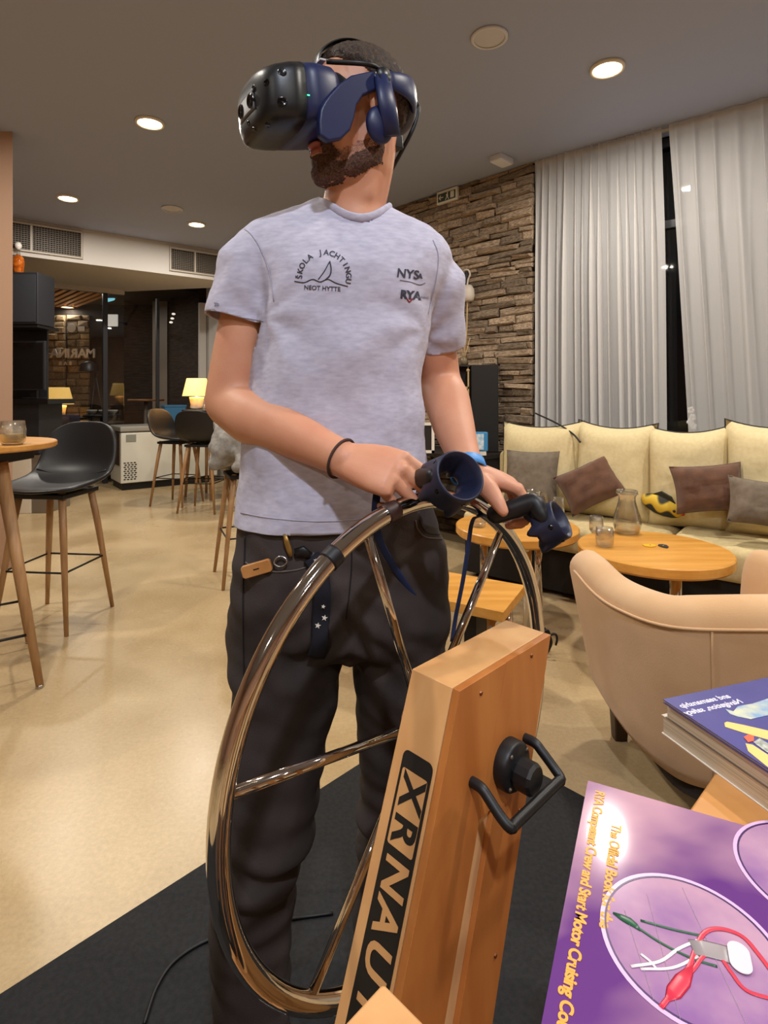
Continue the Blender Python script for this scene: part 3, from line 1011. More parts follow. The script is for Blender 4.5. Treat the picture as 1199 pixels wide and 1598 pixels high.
# ------------------------------------------------------------------ bar stools
M_leather = mat('black_leather', (24, 23, 24), 0.42, bump=0.12, bscale=220)
M_legwood = wood('stool_leg_wood', (150, 112, 74), (178, 140, 98), stretch=(14, 14, 1), scale=4)
def shell_grid(prof, nu=12):
    """prof rows: (y, z, half width, side lift, forward wrap)"""
    rows = []
    for (y, z, w, lift, wrap) in prof:
        row = []
        for i in range(nu + 1):
            u = -1 + 2 * i / nu
            row.append(V((w * u, y + wrap * u * u, z + lift * u * u)))
        rows.append(row)
    n = nu + 1
    v = [p for r in rows for p in r]
    f = [(k * n + i, k * n + i + 1, (k + 1) * n + i + 1, (k + 1) * n + i) for k in range(len(rows) - 1) for i in range(nu)]
    return v, f
def make_stool(label, loc, rz):
    t = thing('bar_stool', label, 'bar stool', loc, rz, 'black shell bar stools with wooden legs')
    prof = [(0.235, 0.715, 0.11, 0.0, -0.02), (0.232, 0.733, 0.17, 0.0, -0.03), (0.19, 0.742, 0.212, 0.005, -0.015), (0.08, 0.738, 0.23, 0.018, 0.0), (-0.06, 0.736, 0.232, 0.032, 0.01),
            (-0.15, 0.750, 0.232, 0.04, 0.03), (-0.205, 0.80, 0.23, 0.03, 0.05), (-0.232, 0.87, 0.225, 0.015, 0.055), (-0.25, 0.95, 0.215, 0.0, 0.05), (-0.265, 1.02, 0.19, -0.01, 0.04), (-0.272, 1.055, 0.14, -0.012, 0.02), (-0.274, 1.062, 0.08, -0.004, 0.006)]
    s = obj('seat_shell', shell_grid(prof), M_leather, t, True, world=False)
    m = s.modifiers.new('t', 'SOLIDIFY')
    m.thickness = 0.026
    m.offset = -1
    s.modifiers.new('s', 'SUBSURF').levels = 1
    s.modifiers['s'].render_levels = 2
    obj('seat_seam', g_tube([(x * 0.1, -0.158 + 0.035 * (x * 0.1 / 0.22) ** 2, 0.757 + 0.045 * (x * 0.1 / 0.23) ** 2) for x in (-2.1, -1.4, -0.7, 0, 0.7, 1.4, 2.1)], 0.0035, 6), M_black, t, True, world=False)
    obj('under_frame', g_box(0.30, 0.30, 0.025, (0, 0, 0.688)), M_black, t, world=False, bevel=0.004)
    for sx in (-1, 1):
        for sy in (-1, 1):
            obj('leg', g_tube([(sx * 0.118, sy * 0.118, 0.705), (sx * 0.145, sy * 0.145, 0.5), (sx * 0.2, sy * 0.2, 0.0)], [0.0185, 0.018, 0.0105], 12), M_legwood, t, True, world=False)
    q = 0.168
    for (a, b) in (((-q, -q), (q, -q)), ((q, -q), (q, q)), ((q, q), (-q, q)), ((-q, q), (-q, -q))):
        obj('foot_rail', g_tube([(a[0], a[1], 0.305), (b[0], b[1], 0.305)], 0.0055, 8), M_black, t, True, world=False)
    return t
s1 = make_stool('black bar stool at the left bar table, nearest of the stools', (-1.78, 3.06, 0), PI - 0.10)
dup(s1, (-2.30, 6.27, 0), -PI / 2 - 0.25, 'black bar stool in front of the freezer, turned sideways')
dup(s1, (-1.89, 5.93, 0), -0.12, 'black bar stool seen from behind beside the lit lamp table')
s4 = dup(s1, (-0.90, 3.77, 0), 0.42, 'black bar stool with a grey jacket on it, partly behind the man')

# grey jacket thrown over the stool
M_jacket = mat('grey_fleece', (122, 118, 112), 0.95, col2=(150, 146, 140), scale=30, bump=0.4, bscale=80)
rg = random.Random(4)
gj = [g_ell(W(360, 694, 3.48), (0.12, 0.12, 0.10)), g_ell(W(352, 716, 3.50), (0.10, 0.12, 0.05)), g_ell(W(366, 700, 3.48), (0.13, 0.13, 0.07)), g_ell(W(384, 690, 3.54), (0.14, 0.14, 0.09)),
      g_limb([W(378, 668, 3.52), W(352, 690, 3.40), W(334, 726, 3.38)], [0.07, 0.055, 0.035]), g_limb([W(348, 668, 3.50), W(340, 684, 3.44), W(332, 700, 3.40)], [0.05, 0.045, 0.03]),
      g_limb([W(420, 680, 3.63), W(390, 700, 3.43), W(372, 728, 3.34)], [0.07, 0.055, 0.04]), g_limb([W(344, 664, 3.54), W(385, 660, 3.58), W(430, 668, 3.63)], [0.05, 0.07, 0.06])]
jm = remesh(g_join(*gj), 0.012, 6)
displace(jm, lambda p, n: 0.016 * noise.noise(V((p.x * 20 + p.z * 14, p.y * 8, p.z * 7 - p.x * 6))))
jk = tag(obj('jacket', jm, M_jacket), 'crumpled grey jacket lying on the bar stool behind the man', 'jacket')

# ------------------------------------------------------------------ high tables
def high_table(label, c, r, ztop, legs, m_top, feet_r=0.34, rails=True):
    t = thing('bar_table', label, 'bar table', (c[0], c[1], 0), 0, 'round high bar tables')
    o_ = V((c[0], c[1], 0))
    obj('table_top', g_lathe([(0, ztop - 0.026), (r - 0.006, ztop - 0.026), (r, ztop - 0.02), (r, ztop - 0.004), (r - 0.004, ztop), (0, ztop)], 64, origin=o_), m_top, t)
    obj('under_block', g_prism(rrect(0.4, 0.4, 0.03), ztop - 0.085, ztop - 0.0262, Matrix.Translation(o_)), M_black, t, bevel=0.004)
    for a in legs:
        d = V((math.cos(a), math.sin(a), 0))
        foot = o_ + d * feet_r
        obj('leg', g_tube([o_ + d * 0.19 + V((0, 0, ztop - 0.08)), foot + V((0, 0, 0.012))], [0.026, 0.015], 14), M_legwood, t, True)
        obj('foot_cap', g_lathe([(0, 0), (0.014, 0), (0.016, 0.006), (0.013, 0.016), (0, 0.016)], 14, origin=foot), M_brush, t, True)
    if rails:
        for i in range(len(legs)):
            a, b = legs[i], legs[(i + 1) % len(legs)]
            k = 0.19 + (feet_r - 0.19) * (1 - 0.22 / ztop)
            obj('foot_rail', g_tube([o_ + V((k * math.cos(a), k * math.sin(a), 0.22)), o_ + V((k * math.cos(b), k * math.sin(b), 0.22))], 0.006, 8), M_black, t, True)
    return t
f1, f2 = WZ(62, 1073, 0.0), WZ(7, 1020, 0.0)
tc_ = V((-1.80, 2.40, 0))
legs = [math.atan2((f1 - tc_).y, (f1 - tc_).x) + k * PI / 2 for k in range(4)]
zt = 1.012
high_table('round oak bar table with wooden legs at the left edge', (tc_.x, tc_.y), 0.355, zt, legs, M_oak, (f1 - tc_).length)
high_table('dark high table with a lit lamp, far behind the stools', (-2.08, 6.68), 0.30, 1.04, [0.4 + k * PI / 2 for k in range(4)], M_black, 0.26)
table_lamp((-2.20, 6.62, 1.041), 0.98, 'lit table lamp with yellow shade on the far dark high table', 9)
t = thing('coffee_cup', 'small white cup beside the far yellow lamp', 'cup', (-2.03, 6.50, 1.041))
obj('cup_body', g_lathe([(0, 0.001), (0.03, 0.001), (0.042, 0.06), (0.038, 0.06), (0.027, 0.006), (0, 0.006)], 18), M_porc, t, True, world=False)
obj('handle', g_tube([(0.04, 0, 0.05), (0.06, 0, 0.045), (0.062, 0, 0.025), (0.036, 0, 0.015)], 0.005, 8), M_porc, t, True, world=False)
# tumbler of pale drink on the left bar table
def tumbler(name, label, cat, p, r, h, liquid=None, fill=0.0, m_glass=None, group=None, handle=False, prof=None):
    t = thing(name, label, cat, p, 0, group)
    pr = prof or [(0, 0.0005), (r * 0.72, 0.0005), (r * 0.95, h * 0.15), (r, h * 0.5), (r * 0.9, h), (r * 0.87, h), (r * 0.965, h * 0.5), (r * 0.91, h * 0.17), (r * 0.6, h * 0.09), (0, h * 0.08)]
    obj('glass_wall', g_lathe(pr, 28), m_glass or M_glass, t, True, world=False)
    if liquid:
        obj('liquid', g_lathe([(0, h * 0.085), (r * 0.6, h * 0.095), (r * 0.905, h * 0.175), (r * 0.945, h * fill), (0, h * fill)], 28), liquid, t, True, world=False)
    if handle:
        obj('handle', g_tube(smooth_path([(r * 0.9, 0, h * 0.8), (r * 1.6, 0, h * 0.78), (r * 1.75, 0, h * 0.5), (r * 1.5, 0, h * 0.25), (r * 0.92, 0, h * 0.2)], 6), h * 0.055, 8), m_glass or M_glass, t, True, world=False)
    return t
M_drink = mat('pale_drink', (244, 212, 156), 0.1, trans=0.35, ior=1.33)
p = WZ(20, 694, zt)
tumbler('whisky_tumbler', 'round tumbler half full of pale drink on the left bar table', 'glass', (p.x, p.y, zt + 0.0005), 0.049, 0.098, M_drink, 0.46)

# ------------------------------------------------------------------ sofa
LP0, LPD, LPN = V((0.93, 4.15, 0)), V((0.779, -0.627, 0)), V((-0.627, -0.779, 0))
def LP(tt, off=0.0, z=0.0):
    return LP0 + LPD * tt + LPN * off + V((0, 0, z))
M_sofa = mat('beige_upholstery', (196, 176, 128), 0.9, col2=(208, 190, 144), scale=40, bump=0.15, bscale=260)
M_sofabase = mat('sofa_base_dark', (26, 21, 19), 0.8)
t = thing('corner_sofa', 'long beige sofa under the curtains with dark base', 'sofa', (*LP(1.1, 0.1).xy, 0))
def sofa_block(t0, t1, o0, o1, z0, z1):
    return g_prism([(p.x, p.y) for p in (LP(t0, o0), LP(t1, o0), LP(t1, o1), LP(t0, o1))], z0, z1)
obj('base', sofa_block(-0.08, 2.55, -0.05, 0.52, 0.03, 0.28), M_sofabase, t, bevel=0.01)
obj('back_frame', sofa_block(-0.09, 2.55, -0.12, 0.02, 0.03, 0.80), M_sofa, t, bevel=0.04, seg=4)
obj('seat_cushion', sofa_block(-0.08, 1.16, 0.02, 0.56, 0.28, 0.445), M_sofa, t, bevel=0.045, seg=4)
obj('seat_cushion', sofa_block(1.17, 2.55, 0.02, 0.575, 0.28, 0.462), M_sofa, t, bevel=0.05, seg=4)
for tt in (0.0, 1.1, 2.4):
    for oo in (0.0, 0.45):
        pp = LP(tt, oo)
        obj('leg', g_tube([(pp.x, pp.y, 0.0), (pp.x, pp.y, 0.035)], 0.025, 10), M_black, t, True)

def pillow_geo(w, h, th, n=14, pinch=0.07, sag=0.0, seed=0):
    rows = []
    v, f = [], []
    for side in (1, -1):
        for i in range(n + 1):
            for j in range(n + 1):
                a, b = -1 + 2 * i / n, -1 + 2 * j / n
                x = a * w / 2 * (1 - pinch * (1 - b * b))
                z = b * h / 2 * (1 - pinch * (1 - a * a)) - sag * (1 - a * a) * (b + 1) / 2
                k = max((1 - a ** 4) * (1 - b ** 4), 0.0) ** 0.5
                y = side * (th / 2) * k * (1 + 0.12 * noise.noise(V((a * 2 + seed, b * 2, side))))
                y += 0.012 * noise.noise(V((a * 3, b * 5 + seed, 3 * side))) * k
                v.append(V((x, y, z)))
    N = (n + 1) ** 2
    for s in range(2):
        for i in range(n):
            for j in range(n):
                q = s * N + i * (n + 1) + j
                fc = (q, q + 1, q + n + 2, q + n + 1)
                f.append(fc if s else fc[::-1])
    edge = [(0, j) for j in range(n + 1)] + [(i, n) for i in range(1, n + 1)] + [(n, j) for j in range(n - 1, -1, -1)] + [(i, 0) for i in range(n - 1, 0, -1)]
    idx = [i * (n + 1) + j for i, j in edge]
    m = len(idx)
    path = [v[i].copy() for i in idx]
    # weld seam
    for a in range(m):
        v[idx[a] + N] = v[idx[a]]
    return (v, f), path
def pillow(name, label, cat, c, size, M3, m, piping=None, group=None, seed=0, **k):
    g, path = pillow_geo(*size, seed=seed, **k)
    B = Matrix.Translation(V(c)) @ M3.to_4x4()
    t = thing(name, label, cat, c, 0, group)
    o = obj('cover', xf(g, B), m, t, True)
    if piping:
        obj('piping', g_tube([B @ p for p in path], 0.0055, 6, closed=True), piping, t, True)
    else:
        obj('seam', g_tube([B @ p for p in path], 0.0025, 6, closed=True), m, t, True)
    return t
def orient(facing, lean=0.2, roll=0.0):
    """pillow axes: y towards the room, leaned back, rolled in its own plane"""
    y = V((facing[0], facing[1], 0)).normalized()
    x = V((y.y, -y.x, 0))
    z = V((0, 0, 1))
    y2 = (y * math.cos(lean) + z * math.sin(lean))
    z2 = (z * math.cos(lean) - y * math.sin(lean))
    R = Matrix(((x.x, y2.x, z2.x), (x.y, y2.y, z2.y), (x.z, y2.z, z2.z)))
    return R @ Matrix.Rotation(roll, 3, 'Y')
M_pipe = mat('dark_piping', (34, 32, 38), 0.7)
M_cush = mat('cream_cushion', (204, 187, 142), 0.9, col2=(211, 195, 152), scale=50, bump=0.2, bscale=240)
BC = 'beige back cushions of the sofa'
labs = ('beige sofa back cushion nearest the stone wall', 'second beige sofa back cushion from the stone wall', 'beige sofa back cushion below the dark gap of the curtains', 'rightmost beige sofa back cushion, cut by the edge')
for k, (x0, x1, ytop, ybot) in enumerate(((788, 908, 664, 800), (903, 1020, 665, 800), (1015, 1140, 672, 806), (1135, 1290, 664, 815))):
    def lt(px):
        a = (px - CX) / F
        q = LP(0, 0.12)
        return (a * q.y - q.x) / (LPD.x - a * LPD.y)
    ta, tb = lt(x0), lt(x1)
    pc = LP((ta + tb) / 2, 0.13)
    zt_ = CAMH - (ytop - HY) / F * pc.y
    h = zt_ - 0.44
    pillow('back_cushion', labs[k], 'cushion', (pc.x, pc.y, 0.44 + h / 2 + 0.012), (tb - ta + 0.03, h + 0.04, 0.25), orient(LPN, 0.14, (0.03, -0.02, 0.04, 0.0)[k]), M_cush, M_pipe, BC, seed=k, pinch=0.05, sag=0.03)
M_brown = mat('brown_velvet', (84, 54, 38), 0.85, col2=(102, 68, 48), scale=16, bump=0.2, bscale=140, sheen=0.3)
M_grey = mat('grey_cushion', (106, 94, 80), 0.9, col2=(118, 106, 92), scale=30, bump=0.2, bscale=200)
pc = W(829, 745, 3.74)
pillow('throw_pillow', 'grey throw pillow leaning at the left end of the sofa', 'pillow', pc, (0.36, 0.36, 0.13), orient((-0.55, -0.83), 0.28, 0.03), M_grey, group='throw pillows on the sofa', seed=9)
pc = W(921, 756, 3.50)
pillow('throw_pillow', 'brown throw pillow tilted on its corner behind the carafe', 'pillow', pc, (0.37, 0.27, 0.15), orient((-0.45, -0.88), 0.34, 0.52), M_brown, group='throw pillows on the sofa', seed=11, pinch=0.1)
pc = W(1106, 762, 3.06)
pillow('throw_pillow', 'brown throw pillow standing upright right of the fish', 'pillow', pc, (0.35, 0.26, 0.14), orient((-0.35, -0.94), 0.25, 0.12), M_brown, group='throw pillows on the sofa', seed=13, pinch=0.09)
pc = W(1190, 785, 2.82)
pillow('throw_pillow', 'grey throw pillow slumped at the right edge of the photo', 'pillow', pc, (0.30, 0.24, 0.14), orient((-0.35, -0.94), 0.4, -0.1), M_grey, group='throw pillows on the sofa', seed=15, pinch=0.09)

# fish-shaped plush
pa, pb = W(1003, 776, 3.36), W(1060, 800, 3.20)
ax = (pb - pa).normalized()
L_ = (pb - pa).length + 0.02
up_ = (V((0.1, -0.45, 0.9)) - ax * V((0.1, -0.45, 0.9)).dot(ax)).normalized()
sd = ax.cross(up_)
t = thing('fish_pillow', 'yellow and black plush fish lying on the sofa', 'plush fish', (pa.x, pa.y, 0.46))
prof = [(0.0, 0.012, 0.018), (0.08, 0.03, 0.034), (0.2, 0.042, 0.048), (0.4, 0.05, 0.058), (0.6, 0.05, 0.056), (0.8, 0.042, 0.046), (0.92, 0.03, 0.032), (1.0, 0.01, 0.01)]
rings = [ring_pts(pa + ax * (L_ * q), w_, h_, 20, 2, ax=sd, ay=up_) for q, w_, h_ in prof]
m = bpy.data.materials.new('fish_print')
m.use_nodes = True
nt = m.node_tree
bs = nt.nodes['Principled BSDF']
bs.inputs['Roughness'].default_value = 0.8
ge = nt.nodes.new('ShaderNodeTexCoord')
dot1 = nt.nodes.new('ShaderNodeVectorMath'); dot1.operation = 'DOT_PRODUCT'
dot1.inputs[1].default_value = up_
sub = nt.nodes.new('ShaderNodeVectorMath'); sub.operation = 'SUBTRACT'
sub.inputs[1].default_value = pa
nt.links.new(ge.outputs['Object'], sub.inputs[0]); nt.links.new(sub.outputs[0], dot1.inputs[0])
dot2 = nt.nodes.new('ShaderNodeVectorMath'); dot2.operation = 'DOT_PRODUCT'
dot2.inputs[1].default_value = ax
nt.links.new(sub.outputs[0], dot2.inputs[0])
sn = nt.nodes.new('ShaderNodeMath'); sn.operation = 'SINE'
ml = nt.nodes.new('ShaderNodeMath'); ml.operation = 'MULTIPLY'; ml.inputs[1].default_value = 62.0
nt.links.new(dot2.outputs['Value'], ml.inputs[0]); nt.links.new(ml.outputs[0], sn.inputs[0])
ma = nt.nodes.new('ShaderNodeMath'); ma.operation = 'MULTIPLY_ADD'; ma.inputs[1].default_value = 0.016; 
nt.links.new(sn.outputs[0], ma.inputs[0]); nt.links.new(dot1.outputs['Value'], ma.inputs[2])
cr = nt.nodes.new('ShaderNodeValToRGB')
mrn = nt.nodes.new('ShaderNodeMapRange'); mrn.inputs['From Min'].default_value = -0.06; mrn.inputs['From Max'].default_value = 0.075
nt.links.new(ma.outputs[0], mrn.inputs['Value']); nt.links.new(mrn.outputs['Result'], cr.inputs['Fac'])
els = cr.color_ramp.elements
els[0].position, els[0].color = 0.0, s2l((24, 24, 22))
els[1].position, els[1].color = 0.34, s2l((38, 36, 28))
for pos_, col_ in ((0.42, (206, 164, 36)), (0.72, (214, 180, 60)), (0.82, (52, 50, 36)), (1.0, (40, 40, 34))):
    e = els.new(pos_); e.color = s2l(col_)
nt.links.new(cr.outputs['Color'], bs.inputs['Base Color'])
obj('fish_body', g_loft(rings), m, t, True)
for k in range(6):
    a = -0.5 + k * 0.2
    d_ = (-ax * math.cos(a) + up_ * math.sin(a) * 0.7 - V((0, 0, 0.15))).normalized()
    obj('tail_ray', g_tube([pa, pa + d_ * 0.085], [0.006, 0.009], 6, flat=0.4), mat('fish_fin', (206, 198, 176), 0.8), t, True)
obj('dorsal_fin', g_prism([(0.05, 0.0), (0.1, 0.04), (0.16, 0.03), (0.19, 0.0)], -0.006, 0.006, basis(pa + up_ * 0.045, ax, up_, sd)), mat('fish_dark', (50, 48, 36), 0.8), t)
obj('eye', g_ell(pa + ax * (L_ * 0.86) + up_ * 0.016 - sd * (0.036 if sd.y > 0 else -0.036), (0.008, 0.008, 0.008), seg=10, rings=6), M_black, t, True)
obj('mouth', g_ell(pa + ax * (L_ * 1.0), (0.012, 0.012, 0.01), seg=10, rings=6), mat('fish_red', (190, 60, 40), 0.7), t, True)

# black cable across the curtain foot
cb = smooth_path([W(836, 645, 4.28), W(868, 660, 3.84), W(893, 676, 3.68), W(906, 690, 3.60)], 8)
tag(obj('cable', g_tube(cb, 0.006, 8), M_black, smooth=True), 'black cable slanting down in front of the left curtain', 'cable')

# ------------------------------------------------------------------ coffee tables and what stands on them
ZC = 0.50
M_coffee = wood('coffee_oak', (196, 134, 54), (222, 162, 80), stretch=(1.0, 10, 10), scale=2.5, rough=0.3)
def coffee_table(label, c, r):
    t = thing('coffee_table', label, 'coffee table', (c[0], c[1], 0), 0, 'round oak coffee tables')
    o_ = V((c[0], c[1], 0))
    obj('table_top', g_lathe([(0, ZC - 0.05), (r - 0.01, ZC - 0.05), (r, ZC - 0.04), (r, ZC - 0.005), (r - 0.005, ZC), (0, ZC)], 72, origin=o_), M_coffee, t)
    for k in range(3):
        a = k * 2 * PI / 3 + 0.6
        d = V((math.cos(a), math.sin(a), 0))
        obj('leg', g_tube([o_ + d * r * 0.55 + V((0, 0, ZC - 0.05)), o_ + d * r * 0.55 + V((0, 0, 0.0))], 0.022, 14), M_chrome, t, True)
        obj('leg_flange', g_lathe([(0.022, ZC - 0.056), (0.045, ZC - 0.056), (0.045, ZC - 0.05), (0.022, ZC - 0.05)], 16, origin=o_ + d * r * 0.55), M_chrome, t)
    return t
coffee_table('round oak coffee table carrying the carafe, behind the armchair', (1.262, 2.645), 0.335)
coffee_table('round oak coffee table behind the wheel, with the beer mug', (0.728, 3.10), 0.33)
P_ = WZ(979, 832, ZC)
t = thing('carafe', 'clear glass water carafe on the right coffee table', 'carafe', (P_.x, P_.y, ZC + 0.0005))
outer = [(0, 0.0), (0.045, 0.0), (0.062, 0.012), (0.069, 0.05), (0.066, 0.085), (0.052, 0.13), (0.042, 0.165), (0.041, 0.19), (0.05, 0.205), (0.052, 0.222)]
inner = [(0.049, 0.222), (0.047, 0.206), (0.038, 0.19), (0.039, 0.165), (0.049, 0.13), (0.063, 0.085), (0.066, 0.05), (0.058, 0.016), (0.03, 0.010), (0, 0.010)]
obj('glass_wall', g_lathe(outer + inner, 32), M_glass, t, True, world=False)
obj('rim_ring', g_tube([(0.0505 * math.cos(a * PI / 16), 0.0505 * math.sin(a * PI / 16), 0.207) for a in range(32)], 0.004, 6, closed=True, up=(0, 0, 1)), M_glass, t, True, world=False)
P_ = WZ(931, 831, ZC)
tumbler('water_glass', 'low clear glass left of the carafe, farther of two', 'glass', (P_.x, P_.y, ZC + 0.0005), 0.036, 0.085, group='low clear glasses on the right coffee table')
P_ = WZ(944, 853, ZC)
tumbler('water_glass', 'low clear ribbed glass left of the carafe, nearer of two', 'glass', (P_.x, P_.y, ZC + 0.0005), 0.042, 0.09, group='low clear glasses on the right coffee table')
P_ = WZ(833, 800, ZC)
tumbler('beer_mug', 'clear glass beer mug on the left coffee table', 'mug', (P_.x, P_.y, ZC + 0.0005), 0.045, 0.135, handle=True, prof=[(0, 0.0), (0.042, 0.0), (0.047, 0.015), (0.043, 0.09), (0.046, 0.135), (0.042, 0.135), (0.038, 0.09), (0.041, 0.025), (0, 0.02)])
P_ = WZ(872, 806, ZC)
tumbler('water_tumbler', 'empty clear tumbler right of the beer mug', 'glass', (P_.x, P_.y, ZC + 0.0005), 0.036, 0.11)
P_ = WZ(747, 822, ZC)
tumbler('tealight_glass', 'small cut glass tealight holder on the left coffee table', 'tealight', (P_.x, P_.y, ZC + 0.0005), 0.04, 0.04)
P_ = WZ(1015, 852, ZC)
t = thing('plastic_tag', 'flat yellow tag lying on the right coffee table', 'tag', (P_.x, P_.y, ZC + 0.0005))
obj('tag_body', g_prism([(0.03, 0.0), (0.022, 0.016), (0.0, 0.026), (-0.024, 0.024), (-0.034, 0.0), (-0.024, -0.02), (0.0, -0.024), (0.022, -0.015)], 0, 0.004, Matrix.Rotation(0.3, 4, 'Z')), mat('yellow_plastic', (222, 176, 40), 0.4), t, world=False, bevel=0.001)
obj('rivet', g_lathe([(0, 0.004), (0.004, 0.004), (0.003, 0.006), (0, 0.006)], 10), M_brush, t, world=False)
P_ = WZ(1036, 853, ZC)
t = thing('plastic_tag', 'flat black tag beside the yellow one on the coffee table', 'tag', (P_.x, P_.y, ZC + 0.0005))
obj('tag_body', g_prism([(0.0, -0.034), (0.017, -0.014), (0.022, 0.014), (0.009, 0.03), (-0.011, 0.028), (-0.022, 0.01), (-0.016, -0.016)], 0, 0.004), M_dark, t, world=False, bevel=0.001)
obj('rivet', g_lathe([(0, 0.004), (0.004, 0.004), (0.003, 0.006), (0, 0.006)], 10), M_brush, t, world=False)

# ------------------------------------------------------------------ low bench behind the wheel
zb = 0.42
b1, b2, b3 = WZ(819.7, 913, zb), WZ(786, 955, zb), WZ(699, 892, zb)
ex, ey = (b3 - b1).normalized(), (b2 - b1).normalized()
t = thing('low_bench', 'low oak bench with chrome legs behind the wheel', 'bench', ((b1 + b2) / 2).xy.to_3d())
Lb, Wb = 0.95, (b2 - b1).length
def bn(u, v_):
    p = b1 + ex * u + ey * v_
    return (p.x, p.y)
obj('bench_top', g_prism([bn(0, 0), bn(0, Wb), bn(Lb, Wb), bn(Lb, 0)], zb - 0.04, zb), M_coffee, t, bevel=0.003)
for (u, v_) in ((0.06, 0.05), (0.06, Wb - 0.05), (Lb - 0.06, 0.05), (Lb - 0.06, Wb - 0.05)):
    x, y = bn(u, v_)
    obj('leg', g_tube([(x, y, 0), (x, y, zb - 0.04)], 0.02, 14), M_chrome, t, True)
x0, y0 = bn(0.16, Wb * 0.5)
obj('black_brace', g_box(0.05, 0.16, 0.3, (x0, y0, zb - 0.19), Matrix.Rotation(math.atan2(ey.y, ey.x) - PI / 2, 3, 'Z')), M_black, t)
# coil of cable on the floor beside the pedestal
cc = WZ(853, 1022, 0.0)
pts = []
for k in range(60):
    a = k * 2 * PI / 17
    r = 0.052 + 0.006 * math.sin(k * 0.9)
    pts.append(V((cc.x + 0.02 * math.sin(k * 0.31) + r * math.cos(a) * 0.6, cc.y + 0.0016 * k - 0.04, 0.063 + r * math.sin(a))))
tag(obj('cable_coil', g_tube(smooth_path(pts, 2), 0.0055, 6), M_black, smooth=True), 'black coil of cable on the floor right of the pedestal', 'cable')

# ------------------------------------------------------------------ armchair
M_arm = mat('sand_suede', (200, 160, 116), 0.9, col2=(210, 172, 130), scale=5, bump=0.12, bscale=220, sheen=0.25)
ac = V((1.07, 1.76, 0))
t = thing('armchair', 'sand coloured tub armchair at the right, back to the camera', 'armchair', ac, 0)
def plan(a):
    """outer plan of the tub: a from 0 (left arm front) to 1 (right arm front)"""
    pts = [(-0.385, 0.33), (-0.395, 0.1), (-0.38, -0.1), (-0.31, -0.27), (-0.13, -0.335), (0.08, -0.335), (0.27, -0.27), (0.37, -0.10), (0.395, 0.1), (0.385, 0.33)]
    return pts
path = smooth_path([V((x, y, 0)) for x, y in plan(0)], 6)
rings = []
nP = len(path)
top_out = []
for i, p in enumerate(path):
    tng = (path[min(i + 1, nP - 1)] - path[max(i - 1, 0)]).normalized()
    nin = V((-tng.y, tng.x, 0))                    # towards the inside
    if nin.dot(-p) < 0:
        nin = -nin
    a = i / (nP - 1)
    zt_ = 0.632 + 0.05 * math.exp(-((a - 0.5) / 0.22) ** 2) + 0.012 * math.exp(-((abs(a - 0.5) - 0.45) / 0.06) ** 2)
    d = V((p.x, p.y, 0))
    flare = lambda q: d * q
    rr = []
    prof = [(0.80, 0.0, 0.11), (0.86, 0.0, 0.26), (0.93, 0.0, 0.42), (0.98, 0.0, 0.55), (1.0, 0.0, zt_ - 0.055), (1.0, 0.012, zt_ - 0.02), (1.0, 0.045, zt_ + 0.008), (1.0, 0.085, zt_ + 0.012), (1.0, 0.118, zt_ - 0.02), (0.985, 0.128, 0.5), (0.97, 0.13, 0.36), (0.9, 0.14, 0.20)]
    for (q, ins, z) in prof:
        pp = flare(q) + nin * ins
        rr.append(V((pp.x, pp.y, z)))
    rings.append(rr)
    pp = flare(1.0) - nin * 0.002
    top_out.append(V((pp.x, pp.y, zt_ - 0.055)))
# rounded arm fronts
def bulge(rr, s):
    c_ = sum(rr, V()) / len(rr)
    return [[c_ + (p - c_) * k + V((0, dy, 0)) for p in rr] for k, dy in ((0.93, 0.022), (0.75, 0.038), (0.4, 0.046))]
first, last = bulge(rings[0], 1), bulge(rings[-1], 1)
rings = first[::-1] + rings + last
s = obj('shell', g_loft(rings), M_arm, t, True, world=False)
s.modifiers.new('s', 'SUBSURF').render_levels = 1
obj('seam_piping', g_tube(top_out[2:-2], 0.0045, 6), M_arm, t, True, world=False)
zz = [(p.x, p.y) for p in path]
k = min(range(nP), key=lambda i: abs(CX + F * (rings[3 + i][4].x + ac.x) / (rings[3 + i][4].y + ac.y) - 1122) + (1000 if path[i].y > 0 else 0))
obj('back_seam', g_tube([rings[3 + k][j] + V((0, -0.001, 0)) for j in range(0, 5)], 0.0035, 6), M_arm, t, True, world=False)
obj('seat_cushion', g_prism(rrect(0.52, 0.56, 0.1, 6), 0.24, 0.44, Matrix.Translation((0, 0.04, 0))), M_arm, t, bevel=0.05, seg=4, world=False)
obj('underside', g_prism(rrect(0.5, 0.52, 0.12, 6), 0.105, 0.25, Matrix.Translation((0, 0.02, 0))), mat('underside_cloth', (40, 32, 26), 0.9), t, world=False)
M_darkleg = wood('dark_leg_wood', (52, 36, 24), (70, 50, 34), stretch=(12, 12, 1))
for (x, y) in ((-0.235, 0.24), (0.235, 0.24), (-0.13, -0.20), (0.13, -0.20)):
    obj('leg', g_loft([ring_pts((x, y, 0.0), 0.022, 0.022, 12, 6), ring_pts((x, y, 0.14), 0.03, 0.03, 12, 6)]), M_darkleg, t, world=False)

